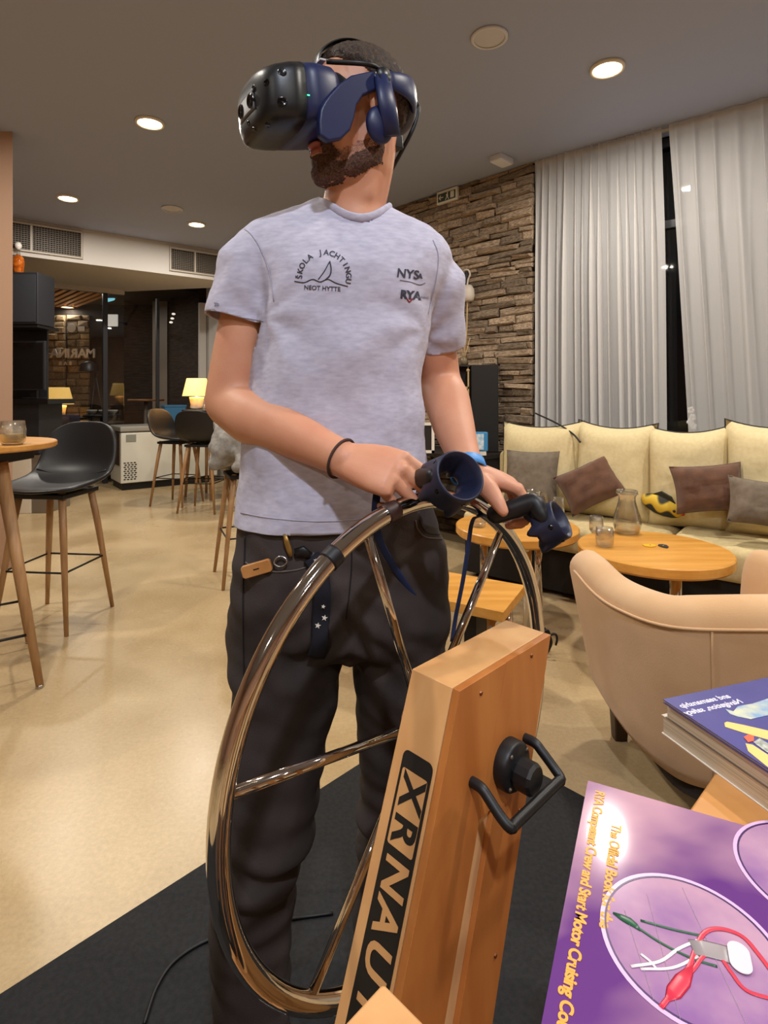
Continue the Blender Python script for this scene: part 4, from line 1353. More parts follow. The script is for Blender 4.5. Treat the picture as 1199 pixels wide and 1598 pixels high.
# ------------------------------------------------------------------ console by the stone wall
co = W(740, 705, 4.42)
t = thing('console_shelf', 'dark console shelf below the stone wall, beside the sofa', 'console', (co.x, co.y, 0))
CB = basis((co.x - 0.06, co.y + 0.12, 0), -RWD, RWN, (0, 0, 1))
M_con = mat('console_dark', (34, 28, 24), 0.5)
obj('shelf_top', xf(g_box(0.97, 0.46, 0.035, (-0.215, -0.03, 0.735)), CB), M_con, t, bevel=0.004)
obj('side_panel', xf(g_box(0.03, 0.42, 0.71, (0.24, -0.03, 0.36)), CB), M_con, t)
obj('side_panel', xf(g_box(0.03, 0.42, 0.71, (-0.66, -0.03, 0.36)), CB), M_con, t)
obj('lower_shelf', xf(g_box(0.86, 0.4, 0.025, (-0.21, -0.03, 0.3)), CB), M_con, t)
t = thing('wall_cabinet', 'tall black cabinet standing on the console by the stone wall', 'cabinet', (co.x, co.y + 0.1, 0.755))
KB = basis(W(757, 705, 4.52).xy.to_3d(), (1, 0, 0), (0, 1, 0), (0, 0, 1))
obj('cabinet_body', xf(g_box(0.22, 0.14, 0.70, (0.0, 0.07, 1.105)), KB), mat('cabinet_black', (16, 13, 12), 0.6), t, bevel=0.004)
obj('open_frame', xf(g_join(g_box(0.012, 0.14, 0.70, (-0.245, 0.09, 1.105)), g_box(0.13, 0.14, 0.012, (-0.18, 0.09, 1.449)), g_box(0.13, 0.14, 0.012, (-0.18, 0.09, 0.762)), g_box(0.13, 0.01, 0.70, (-0.18, 0.155, 1.105))), KB), M_con, t)
obj('wooden_rail', xf(g_join(g_box(0.012, 0.012, 0.3, (-0.135, -0.012, 1.25)), g_box(0.1, 0.012, 0.02, (-0.18, -0.012, 1.27)), g_ell((-0.137, -0.012, 1.41), (0.014, 0.01, 0.014), seg=10, rings=6)), KB), mat('pale_wood', (176, 146, 104), 0.6), t)
P_ = KB @ V((-0.16, 0.06, 1.457))
t = thing('reed_diffuser', 'pale reed diffuser on the black cabinet', 'reed diffuser', P_)
obj('jar', g_lathe([(0, 0), (0.028, 0), (0.028, 0.05), (0.012, 0.062), (0.012, 0.075), (0, 0.075)], 16, origin=P_), mat('jar_smoke', (150, 132, 104), 0.2, trans=0.4), t, True)
for k in range(5):
    a = k * 1.25
    obj('reed', g_tube([P_ + V((0, 0, 0.03)), P_ + V((0.05 * math.cos(a), 0.03 * math.sin(a), 0.22 + 0.01 * k))], 0.0028, 6), mat('pale_reed', (196, 168, 120), 0.7), t, True)
P_ = W(748, 700, 4.30)
t = thing('carton', 'small blue and white carton standing on the console', 'carton', (P_.x, P_.y, 0.754))
obj('carton_body', g_box(0.125, 0.06, 0.145, (P_.x, P_.y, 0.754 + 0.105)), mat('carton_blue', (58, 132, 186), 0.45), t, bevel=0.006)
obj('carton_base', g_box(0.09, 0.05, 0.032, (P_.x + 0.005, P_.y, 0.754 + 0.0165)), M_porc, t)
obj('carton_print', g_box(0.07, 0.002, 0.12, (P_.x - 0.005, P_.y - 0.031, 0.754 + 0.105)), mat('carton_pale', (150, 190, 220), 0.45, col2=(220, 226, 230), scale=40), t)
P_ = W(664, 706, 4.45)
t = thing('picture_frame', 'white picture frame on the console, half hidden by the shirt', 'picture frame', (P_.x, P_.y, 0.754))
for (dx, dz, sx, sz) in ((-0.06, 0.12, 0.022, 0.24), (0.06, 0.12, 0.022, 0.24), (0, 0.011, 0.142, 0.022), (0, 0.229, 0.142, 0.022)):
    obj('frame_bar', g_box(sx, 0.02, sz, (P_.x + dx, P_.y, 0.755 + dz)), M_porc, t)
obj('picture', g_box(0.1, 0.006, 0.2, (P_.x, P_.y + 0.004, 0.755 + 0.12)), M_con, t)
# bits hanging on the stone wall: white lamp with gooseneck, black cord bundle
pl = RW0 + RWN * 0.11
P_ = WP(731, 458, pl, RWN)
t = thing('wall_lamp', 'white rounded lamp on a bent neck, hung on the stone wall', 'lamp', P_)
B = basis(P_, -RWD, RWN, (0, 0, 1))
obj('lamp_shade', xf(g_lathe([(0, 0.075), (0.03, 0.07), (0.05, 0.035), (0.055, -0.02), (0.045, -0.06), (0.02, -0.07), (0, -0.07)], 20), B), mat('lamp_white', (210, 200, 186), 0.5), t, True)
obj('gooseneck', g_tube([B @ V(q) for q in smooth_path([(-0.01, 0, 0.07), (0.0, 0, 0.12), (0.02, 0, 0.16), (0.0, 0, 0.2), (-0.04, 0, 0.205), (-0.07, -0.03, 0.19)], 5)], 0.007, 8), mat('lamp_white', (210, 200, 186), 0.5), t, True)
obj('wall_plate', xf(g_box(0.1, 0.05, 0.18, (-0.1, -0.07, 0.12)), B), M_black, t, bevel=0.01)
obj('pull_cord', g_tube([B @ V((-0.01, 0, -0.07)), B @ V((-0.015, 0, -0.3)), B @ V((-0.03, -0.01, -0.48))], 0.005, 6), mat('pale_reed', (196, 168, 120), 0.7), t, True)
P_ = WP(714, 468, pl, RWN)
pts = []
for k in range(40):
    a = k * 0.7
    pts.append(P_ - RWD * (0.05 * math.cos(a) + 0.02 * math.sin(k * 0.37)) + RWN * (0.01 * math.sin(a * 1.3)) + V((0, 0, 0.09 * math.sin(a * 0.93) - 0.002 * k)))
tag(obj('cord_bundle', g_tube(smooth_path(pts, 3), 0.006, 6), M_brush, smooth=True), 'tangle of grey cord hanging on the stone wall beside the sleeve', 'cord')
# ------------------------------------------------------------------ rubber mat
mc = WZ(677, 1122, 0.0)
ma_, mb_ = V((-0.70, -0.714, 0)), V((0.70, -0.714, 0))
M_mat = mat('rubber_mat', (24, 24, 25), 0.9, col2=(34, 34, 35), scale=90, bump=0.35, bscale=420)
tag(obj('floor_mat', g_prism([(p.x, p.y) for p in (mc, mc + ma_ * 2.4, mc + ma_ * 2.4 + mb_ * 2.0, mc + mb_ * 2.0)], 0.0, 0.012), M_mat, bevel=0.003), 'black rubber mat under the man and the wheel', 'mat')
pts = smooth_path([W(236, 1560, 1.0).xy.to_3d() + V((0, 0, 0.016)), WZ(262, 1520, 0.016), WZ(300, 1480, 0.016), WZ(360, 1455, 0.016), WZ(450, 1440, 0.016)], 8)
pts = smooth_path([WZ(225, 1598, 0.016), WZ(245, 1540, 0.016), WZ(275, 1498, 0.016), WZ(330, 1465, 0.016), WZ(420, 1440, 0.016), WZ(520, 1425, 0.016)], 8)
tag(obj('floor_cable', g_tube(pts, 0.0035, 6), M_black, smooth=True), 'thin black cable lying on the rubber mat', 'cable')

# ------------------------------------------------------------------ ship's wheel
WH = V((0.0591, 0.8603, 0.7176))
WN = V((0.7032, -0.7109, 0.0)).normalized()
WE = V((0.711, 0.7032, 0)).normalized()
WR, WT = 0.34, 0.0135
def wp(ang, r=WR, off=0.0):
    a = math.radians(ang)
    return WH + WE * (r * math.cos(a)) + V((0, 0, r * math.sin(a))) + WN * off
t = thing('ships_wheel', 'large polished steel ship wheel in front of the man', 'steering wheel', WH)
obj('rim', g_tube([wp(k * 3) for k in range(120)], WT, 18, closed=True, up=WN), M_chrome, t, True)
for k in range(6):
    a = 50.5 + 60 * k
    obj('spoke', g_tube([wp(a, 0.03, 0.0), wp(a, WR - 0.008)], [0.0072, 0.0066], 14), M_chrome, t, True)
obj('hub', g_lathe([(0, -0.02), (0.022, -0.02), (0.034, -0.012), (0.034, 0.016), (0.026, 0.022), (0.026, 0.074), (0, 0.074)], 32, axis=WN, origin=WH), M_chrome, t, True)
obj('hub_nut', g_lathe([(0, -0.034), (0.012, -0.034), (0.014, -0.02), (0, -0.02)], 8, axis=WN, origin=WH), M_chrome, t)
M_tape = mat('black_tape', (16, 16, 20), 0.5)
obj('tape_band', g_tube([wp(120.2 + k * 0.6) for k in range(6)], WT + 0.0012, 18, up=WN), M_tape, t, True)
obj('tape_band', g_tube([wp(100 + k * 0.8) for k in range(6)], WT + 0.0010, 18, up=WN), mat('brown_tape', (48, 26, 22), 0.5), t, True)

# ------------------------------------------------------------------ wooden pedestal
PA = V((0.03625, 0.72668, 0.866))
PE, PN = V((0.7012, 0.7130, 0)).normalized(), V((0.7032, -0.7109, 0)).normalized()
PL = V((-0.274, -0.345, -1.0))
PW_, PD_ = 0.2215, 0.0771
def pp(u, v_, h):
    return PA + PE * u + PN * v_ + PL * h
def pslab(u0, u1, v0, v1, h0, h1):
    return g_loft([[pp(u0, v0, h0), pp(u1, v0, h0), pp(u1, v1, h0), pp(u0, v1, h0)], [pp(u0, v0, h1), pp(u1, v0, h1), pp(u1, v1, h1), pp(u0, v1, h1)]])
HB = 0.848
M_ply = wood('birch_ply', (196, 142, 88), (214, 164, 108), stretch=(6, 6, 1.2), scale=3.0, rough=0.42)
M_plyback = wood('ply_face', (164, 96, 42), (186, 118, 58), stretch=(7, 7, 1.0), scale=3.2, rough=0.45)
M_plylight = wood('ply_groove', (206, 158, 108), (216, 172, 122), stretch=(7, 7, 1.0), scale=3.0)
M_edge = wood('ply_edge', (140, 92, 50), (170, 118, 68), stretch=(1, 1, 60), scale=3.0)
t = thing('helm_pedestal', 'leaning wooden pedestal carrying the ship wheel', 'pedestal', pp(PW_ / 2, PD_ / 2, HB).xy.to_3d())
bt = 0.010
obj('body', pslab(0, PW_, 0, PD_ - bt - 0.0012, 0, HB), M_ply, t, bevel=0.0012)
gu = 0.102                                          # groove of the back panel
obj('groove_filler', pslab(gu - 0.0002, gu + 0.0322, PD_ - bt, PD_ - 0.0001, 0, 0.165), M_plyback, t)
obj('back_panel', pslab(0, gu, PD_ - bt, PD_, 0, HB), M_plyback, t, bevel=0.0008)
obj('back_panel', pslab(gu + 0.032, PW_, PD_ - bt, PD_, 0, HB), M_plyback, t, bevel=0.0008)
obj('groove_strip', pslab(gu + 0.0005, gu + 0.0315, PD_ - bt - 0.001, PD_ - bt + 0.003, 0.171, HB - 0.002), M_plylight, t)
M_screw = mat('screw_brass', (120, 70, 40), 0.4, metal=0.6)
for (u, h) in ((0.05, 0.018), (0.17, 0.012), (0.205, 0.2), (0.2, 0.34), (0.03, 0.34)):
    obj('screw', g_lathe([(0, 0), (0.0032, 0), (0.0022, 0.0016), (0, 0.002)], 10, axis=PN, origin=pp(u, PD_, h)), M_screw, t)
zb_ = pp(0, 0, HB).z
obj('base_plate', g_prism([(p.x, p.y) for p in (pp(-0.05, -0.08, HB), pp(PW_ + 0.05, -0.08, HB), pp(PW_ + 0.05, PD_ + 0.06, HB), pp(-0.05, PD_ + 0.06, HB))], 0.012, zb_ + 0.001), M_ply, t, bevel=0.002)
# knob
kc = WP(786, 1187, pp(0, PD_, 0), PN)
obj('knob_flange', g_lathe([(0, 0), (0.030, 0), (0.031, 0.004), (0.031, 0.018), (0.028, 0.022), (0, 0.022)], 28, axis=PN, origin=kc), M_black, t, True)
kn = obj('knob', g_lathe([(0, 0.02), (0.0175, 0.02), (0.0195, 0.026), (0.0195, 0.044), (0.0165, 0.048), (0, 0.048)], 12, axis=PN, origin=kc + V((0, 0, -0.004))), M_black, t)
for a in (0.6, 2.2, 3.9, 5.4):
    q = kc + PE * (0.026 * math.cos(a)) + V((0, 0, 0.026 * math.sin(a))) + PN * 0.022
    obj('flange_screw', g_lathe([(0, 0), (0.003, 0), (0.002, 0.0012), (0, 0.0014)], 8, axis=PN, origin=q), M_brush, t)
# grab handle
h1, h2 = WP(731, 1217, pp(0, PD_, 0), PN), WP(816, 1150, pp(0, PD_, 0), PN)
dn = V((0, 0, -1))
b1_, b2_ = h1 + PN * 0.058 + dn * 0.028, h2 + PN * 0.058 + dn * 0.028
hx = (b2_ - b1_).normalized()
hp = [h1, h1 + PN * 0.018, h1 + PN * 0.028 + dn * 0.006, b1_ - PN * 0.012 - dn * 0.008, b1_ + hx * 0.003, b1_ + hx * 0.016, b2_ - hx * 0.016, b2_ - hx * 0.003, b2_ - PN * 0.012 - dn * 0.008, h2 + PN * 0.028 + dn * 0.006, h2 + PN * 0.018, h2]
obj('grab_handle', g_tube(smooth_path(hp, 5), 0.0064, 12), M_black, t, True)
# lettering on the side face
lx = PL.normalized()
ly = PN
lz = lx.cross(ly).normalized()
def side(h, v_, off):
    return pp(0, v_, h) + lz * off
vm = PD_ * 0.50
kx = PL.length
M_ink = mat('label_black', (26, 22, 18), 0.55)
M_inkw = mat('label_wood', (196, 146, 92), 0.5)
L0, L1 = 0.078, 0.52
def sidebox(h0, h1, v0, v1, off, r):
    c = side((h0 + h1) / 2, (v0 + v1) / 2, off)
    return g_prism(rrect((h1 - h0) * kx, v1 - v0, r), 0, 0.0004, basis(c, lx, ly, lz))
obj('label_plate', sidebox(L0, L1, vm - 0.0235, vm + 0.0235, 0.0002, 0.008), M_ink, t)
obj('label_window', sidebox(L0 + 0.017, L0 + 0.088, vm - 0.0195, vm + 0.0195, 0.0007, 0.003), M_inkw, t)
for k, ch in enumerate('XRNAUT'):
    hh = L0 + 0.035 + k * 0.0348 + (0.007 if k > 1 else 0)
    c = side(hh, vm, 0.0013)
    B = basis(c, lx * 1.02, ly, lz)
    obj('letter', text_geo(ch, 0.047, 0.0004, B, bold=0.0012), M_ink if k < 2 else M_inkw, t)

# ------------------------------------------------------------------ table tops near the camera
def square_table(name, label, c0, ea, eb, La, Lb_, ztop, m, th=0.03):
    c0, ea, eb = V(c0), V(ea).normalized(), V(eb).normalized()
    pts = [c0, c0 + ea * La, c0 + ea * La + eb * Lb_, c0 + eb * Lb_]
    t = thing(name, label, 'table', (*((pts[0] + pts[2]) / 2).xy, 0))
    obj('table_top', g_prism([(p.x, p.y) for p in pts], ztop - th, ztop), m, t, bevel=0.003)
    for u, v_ in ((0.06, 0.06), (La - 0.06, 0.06), (0.06, Lb_ - 0.06), (La - 0.06, Lb_ - 0.06)):
        p = c0 + ea * u + eb * v_
        obj('leg', g_loft([ring_pts((p.x, p.y, 0.012), 0.02, 0.02, 12, 6), ring_pts((p.x, p.y, ztop - th), 0.024, 0.024, 12, 6)]), m, t)
    return t
ZT = 0.8815
M_tbl = wood('table_oak', (186, 126, 66), (204, 146, 84), stretch=(2, 9, 9), scale=3)
q0, q1 = WZ(1077, 1260, ZT), WZ(1116, 1204, ZT)
e_a = (q1 - q0).normalized()
e_b = V((e_a.y, -e_a.x, 0))
c0 = q0 - e_a * 0.165
square_table('book_table', 'oak table corner at the right carrying the books', c0, e_a, e_b, 0.60, 0.55, ZT, M_tbl)
z2 = 0.872
a0, a1, a2 = WZ(598, 1530, z2), WZ(535, 1598, z2), WZ(650, 1598, z2)
da = (a1 - a0).normalized()
db = V((-da.y, da.x, 0))
if db.dot(a2 - a0) < 0:
    db = -db
square_table('front_table', 'pale plywood table corner at the bottom edge', a0, da, db, 0.42, 0.34, z2, M_ply, 0.024)

# ------------------------------------------------------------------ books
M_page = mat('book_pages', (218, 206, 186), 0.8, col2=(196, 184, 164), scale=4, stretch=(1, 1, 220), ramp=(0.4, 0.6))
def book(name, label, c0, ex, ey, w, h, z0, th, m_cover, m_spine=None, spine=True):
    """book lying flat; c0 a corner, ex along its width, ey along its height"""
    c0, ex, ey = V(c0), V(ex), V(ey)
    ct = 0.0008
    mid = c0 + ex * w / 2 + ey * h / 2
    t = thing(name, label, 'book', (mid.x, mid.y, z0))
    P4 = lambda i: [((c0 + ex * a + ey * b).x, (c0 + ex * a + ey * b).y) for a, b in ((i, i), (w - i, i), (w - i, h - i), (i, h - i))]
    obj('front_cover', g_prism(P4(0.0), z0 + th - ct, z0 + th), m_cover, t)
    obj('back_cover', g_prism(P4(0.0), z0, z0 + ct), m_spine or m_cover, t)
    obj('page_block', g_prism(P4(0.0012), z0 + ct, z0 + th - ct), M_page, t)
    return t
ZB = 0.890
bc = WZ(918, 1218, ZB)
bw = (WZ(845, 1598, ZB) - bc).normalized()
bh = V((-bw.y, bw.x, 0))
M_purple = mat('purple_cover', (100, 56, 120), 0.07, col2=(190, 146, 160), scale=6.5, stretch=(1, 1.6, 1), detail=3.5, ramp=(0.34, 0.62))
t = book('sailing_book', 'glossy purple book with knots on its cover at the lower right', bc, bw, bh, 0.215, 0.285, ZT + 0.0002, ZB - ZT - 0.0002, M_purple)
M_orange = mat('orange_print', (232, 158, 62), 0.4)
def cover_text(s, size, along, across, m, bold=0.0, align='LEFT', spacing=1.0):
    c = bc + bw * along + bh * across + V((0, 0, 0.0003))
    return text_geo(s, size, 0.0003, basis(c, bw, bh, (0, 0, 1)), bold=bold, align=align, spacing=spacing)
obj('subtitle_line', cover_text('RYA Competent Crew and Start Motor Cruising Courses', 0.0098, 0.010, 0.0105, M_orange, bold=0.00034, spacing=0.92), M_orange, t)
obj('subtitle_line', cover_text('The Official Book for the', 0.0098, 0.043, 0.0250, M_orange, bold=0.00034, spacing=0.95), M_orange, t)
M_ringd = mat('ring_violet', (62, 30, 84), 0.3)
M_ringl = mat('ring_pale', (206, 170, 204), 0.3)
M_disc = mat('disc_violet', (140, 100, 150), 0.1, col2=(186, 146, 166), scale=16)
def flat_ring(c, r0, r1, z0, z1, n=64):
    return g_lathe([(r0, z0), (r1, z0), (r1, z1), (r0, z1), (r0, z0)], n, origin=(c.x, c.y, 0))
for cc_ in (V((0.184, 0.337, 0)), V((0.2985, 0.385, 0)), V((0.288, 0.272, 0))):
    if (cc_ - bc).xy.to_3d().dot(bh) < 0.24:
        obj('roundel', flat_ring(cc_, 0.0, 0.0475, ZB + 0.0001, ZB + 0.0003), M_disc, t)
        obj('roundel_ring', flat_ring(cc_, 0.0475, 0.0487, ZB + 0.0001, ZB + 0.0005), M_ringd, t)
        obj('roundel_ring', flat_ring(cc_, 0.0487, 0.0512, ZB + 0.0001, ZB + 0.0004), M_ringl, t)
zk = ZB + 0.0007
def flat_line(pts, r, m, name='drawn_line'):
    obj(name, g_tube(smooth_path([WZ(x, y, zk) for x, y in pts], 6), r, 8, flat=0.12, up=(0.3, 0.95, 0)), m, t, True)
M_dgreen = mat('print_green', (34, 84, 58), 0.3)
M_dred = mat('print_red', (206, 50, 72), 0.3)
M_dwhite = mat('print_white', (214, 202, 206), 0.3)
M_dgrey = mat('print_grey', (150, 140, 140), 0.3)
flat_line([(958, 1425), (985, 1440), (1030, 1470), (1080, 1495), (1120, 1508)], 0.0008, M_dgreen)
flat_line([(1000, 1436), (1050, 1450), (1095, 1460)], 0.0008, M_dgreen)
o = obj('drawn_bundle', g_tube([WZ(x, y, zk) for x, y in ((957, 1424), (970, 1431), (982, 1437), (992, 1444), (1000, 1452))], [0.0006, 0.0022, 0.0028, 0.002, 0.0006], 8, flat=0.12, up=(0.3, 0.95, 0)), M_dgreen, t, True)
flat_line([(1032, 1572), (1050, 1548), (1075, 1510), (1090, 1470), (1105, 1452), (1130, 1450), (1160, 1462), (1185, 1490), (1215, 1530)], 0.0014, M_dred)
flat_line([(1045, 1545), (1080, 1515), (1100, 1490), (1120, 1488), (1140, 1515), (1165, 1545), (1210, 1560)], 0.0012, M_dred)
obj('drawn_bundle', g_tube([WZ(x, y, zk) for x, y in ((1040, 1562), (1052, 1548), (1066, 1530), (1082, 1506))], [0.0008, 0.004, 0.0042, 0.001], 8, flat=0.12, up=(0.3, 0.95, 0)), M_dred, t, True)
flat_line([(985, 1508), (1030, 1500), (1060, 1480), (1095, 1465)], 0.001, M_dwhite)
flat_line([(1000, 1512), (1050, 1510), (1090, 1492)], 0.0009, M_dwhite)
flat_line([(1000, 1488), (1015, 1500), (1025, 1512)], 0.0009, M_dwhite)
obj('drawn_bollard', g_tube([WZ(x, y, zk) for x, y in ((1080, 1478), (1100, 1480), (1125, 1486), (1150, 1494))], [0.005, 0.0055, 0.0055, 0.006], 10, flat=0.06, up=(0.3, 0.95, 0)), M_dgrey, t, True)
e1_, e2_ = WZ(1150, 1470, zk), WZ(1160, 1524, zk)
obj('drawn_oval', g_prism(rrect(0.020, 0.0115, 0.0057, 8), 0, 0.0005, basis((e1_ + e2_) / 2 + V((0, 0, 0.0006)), (e2_ - e1_).normalized(), V((0, 0, 1)).cross((e2_ - e1_).normalized()), (0, 0, 1))), M_dwhite, t)
for x0, y0_, x1, y1_ in ((1010, 1395, 1062, 1590), (1065, 1385, 1165, 1598), (975, 1420, 1020, 1560)):
    obj('sight_line', g_tube([WZ(x0, y0_, zk - 0.0002), WZ(x1, y1_, zk - 0.0002)], 0.00035, 6, flat=0.3), M_dwhite, t)

# stack of manuals
bl = WZ(1035, 1091, 0.920)
b_e = (WZ(1199, 1057, 0.920) - bl).normalized()
b_f = V((b_e.y, -b_e.x, 0))
M_grcov = mat('grey_manual_cover', (128, 120, 112), 0.4, col2=(104, 96, 92), scale=30)
M_whcov = mat('white_manual_cover', (222, 212, 198), 0.4)
lo = bl + b_e * 0.004 - b_f * 0.001
t = book('manual', 'thick white manual at the bottom of the stack on the oak table', lo - b_f * 0.006 + b_e * 0.001, b_e, b_f, 0.21, 0.28, ZT + 0.0002, 0.0185, M_whcov)
obj('blue_label', g_box(0.014, 0.0004, 0.016, V((0, 0, 0))), mat('label_blue', (40, 44, 86), 0.4), t, loc=None) if False else None
t2 = book('manual', 'grey-covered manual with a dark corner tab, second in the stack', lo + b_f * 0.0, b_e, b_f, 0.21, 0.28, ZT + 0.0192, 0.0150, M_grcov)
tabc = lo + b_e * 0.002 + b_f * 0.022
obj('corner_tab', g_prism([((lo + b_e * a + b_f * b).x, (lo + b_e * a + b_f * b).y) for a, b in ((0.0, 0.012), (0.04, 0.012), (0.04, 0.024), (0.0, 0.024))], ZT + 0.0342, ZT + 0.0347), mat('label_blue', (34, 36, 62), 0.4), t2)
obj('white_strip', g_prism([((lo + b_e * a + b_f * b).x, (lo + b_e * a + b_f * b).y) for a, b in ((0.0, 0.0), (0.05, 0.0), (0.05, 0.012), (0.0, 0.012))], ZT + 0.0342, ZT + 0.0347), M_whcov, t2)
M_bluecov = mat('blue_cover', (50, 50, 112), 0.3, col2=(84, 78, 142), scale=5, ramp=(0.35, 0.75), coat=0.3)
t = book('manual', 'blue manual with yellow hands on its cover, on top of the stack', bl, b_e, b_f, 0.21, 0.29, ZT + 0.0350, 0.920 - ZT - 0.0350, M_bluecov)
M_pw = mat('print_lilac_white', (226, 220, 232), 0.4)
def blue_text(s, px, py, size):
    c = WZ(px, py, 0.9203)
    return text_geo(s, size, 0.0003, basis(c, -b_e, -b_f, (0, 0, 1)), bold=0.00018, align='LEFT')
obj('title_line', blue_text('Navigation, safety', 1157, 1094, 0.0098), M_pw, t)
obj('title_line', blue_text('and seamanship', 1138, 1086, 0.0098), M_pw, t)
zz_ = 0.9204
def blue_patch(name, pts, m, dz=0.0):
    P3 = [WZ(x, y, zz_ + dz) for x, y in pts]
    obj(name, g_prism([(p.x, p.y) for p in P3], zz_ + dz - 0.0003, zz_ + dz), m, t)
M_hand = mat('print_yellow', (236, 196, 116), 0.4)
blue_patch('drawn_finger', [(1131, 1128), (1135, 1126), (1160, 1131), (1199, 1140), (1240, 1150), (1240, 1166), (1199, 1154), (1160, 1143), (1132, 1134)], M_hand)
blue_patch('drawn_finger', [(1164, 1160), (1175, 1162), (1210, 1185), (1240, 1205), (1240, 1230), (1190, 1190), (1168, 1172)], M_hand)
blue_patch('drawn_bird', [(1132, 1106), (1145, 1110), (1152, 1102), (1175, 1098), (1199, 1090), (1240, 1085), (1240, 1112), (1199, 1116), (1172, 1122), (1152, 1118), (1140, 1114)], mat('print_sky', (128, 158, 190), 0.4, col2=(206, 204, 170), scale=60))
blue_patch('drawn_shackle', [(1161, 1150), (1168, 1146), (1177, 1148), (1177, 1156), (1168, 1158)], mat('print_coral', (226, 96, 66), 0.4), 0.0003)
blue_patch('drawn_rope', [(1176, 1158), (1186, 1152), (1199, 1160), (1230, 1175), (1230, 1192), (1195, 1172)], mat('print_ropegrey', (206, 204, 190), 0.4, col2=(120, 130, 120), scale=200), 0.0003)
# ------------------------------------------------------------------ the man at the wheel
person = thing('person', 'man in grey T-shirt and black jeans standing at the ship wheel, head turned left', 'person', (-0.07, 1.02, 0.012))

# head frame: f forward (towards the left of the picture), l his left (towards the camera), u up
HO = W(556, 179, 1.005)
HS = 0.91
hf = V((-0.845, -0.53, -0.10)).normalized()
hl = V((0, 0, 1)).cross(hf).normalized()
hl = (hl + V((0, 0, -0.04))).normalized()
hu = hf.cross(hl).normalized()
hf, hl, hu = hf * HS, hl * HS, hu * HS
HM = basis(HO, hf, hl, hu)
HMi = HM.inverted()
HR = HM.to_3x3()
def H(x, y, z):
    return HM @ V((x, y, z))
def HL(px, py, y):
    """head coordinates of a pixel on the plane at distance y to his left"""
    return HMi @ WP(px, py, HO + hl * y, hl)

skin = []
skin += [g_ell(H(-0.012, 0, 0.034), (0.097, 0.075, 0.088), HR), g_ell(H(0.042, 0, 0.012), (0.052, 0.062, 0.086), HR), g_ell(H(0.046, 0, -0.05), (0.046, 0.054, 0.06), HR)]
for s in (-1, 1):
    skin += [g_limb([H(-0.012, s * 0.056, -0.035), H(-0.004, s * 0.054, -0.078), H(0.035, s * 0.042, -0.108), H(0.075, s * 0.012, -0.122)], [0.018, 0.02, 0.019, 0.018]),
             g_ell(H(-0.006, s * 0.078, -0.006), (0.024, 0.011, 0.033), HR, 12, 8), g_ell(H(0.055, s * 0.04, -0.03), (0.03, 0.022, 0.024), HR)]
skin += [g_ell(H(0.08, 0, -0.118), (0.020, 0.026, 0.019), HR), g_ell(H(0.076, 0, -0.078), (0.024, 0.032, 0.028), HR),
         g_ell(H(0.0985, 0, -0.070), (0.0075, 0.021, 0.0052), HR, 14, 8), g_ell(H(0.0955, 0, -0.083), (0.008, 0.019, 0.006), HR, 14, 8), g_ell(H(0.05, 0, -0.10), (0.05, 0.036, 0.03), HR),
         g_limb([H(0.092, 0, 0.02), H(0.108, 0, -0.022), H(0.112, 0, -0.036)], [0.008, 0.011, 0.012]), g_ell(H(0.102, 0.011, -0.04), (0.011, 0.009, 0.008), HR, 10, 6), g_ell(H(0.102, -0.011, -0.04), (0.011, 0.009, 0.008), HR, 10, 6)]
NB = W(553, 345, 1.035)
skin += [g_limb([H(-0.018, 0, -0.02), H(-0.006, 0, -0.10), NB + V((0, 0, 0.03)), NB + V((0, 0.01, -0.06))], [0.062, 0.056, 0.058, 0.075], 20),
         g_limb([H(0.03, 0, -0.105), NB + V((-0.008, -0.036, 0.035))], [0.022, 0.02])]
# sternomastoid on the turned side
skin += [g_limb([H(-0.03, 0.05, -0.045), NB + V((0.026, -0.046, 0.03))], [0.016, 0.013])]

# shoulders and arms
SR, ER, WRr = W(402, 418, 1.03), W(358, 628, 1.005), W(538, 718, 0.868)
SL, EL, WL = W(655, 430, 1.07), W(686, 596, 1.145), W(731, 736, 0.955)
skin += [g_limb([SR, NB + V((0, 0.02, -0.09)), SL], [0.04, 0.065, 0.04]), g_limb([NB + V((0, 0.02, -0.08)), NB + V((0, 0.02, -0.2))], [0.09, 0.09])]
def between(a, b, t):
    return a + (b - a) * t
fr_ = (WRr - ER)
skin += [g_limb([SR, between(SR, ER, 0.35), between(SR, ER, 0.7), ER], [0.040, 0.048, 0.047, 0.044], 30),
         g_limb([ER, between(ER, WRr, 0.22) + V((0, -0.002, -0.006)), between(ER, WRr, 0.5), between(ER, WRr, 0.8), WRr], [0.044, 0.048, 0.043, 0.033, 0.0285], 30)]
skin += [g_limb([SL, between(SL, EL, 0.4), between(SL, EL, 0.75), EL], [0.040, 0.047, 0.046, 0.043], 30),
         g_limb([EL, between(EL, WL, 0.25) + V((0.003, 0, 0)), between(EL, WL, 0.55), between(EL, WL, 0.82), WL], [0.043, 0.045, 0.039, 0.030, 0.0268], 30)]

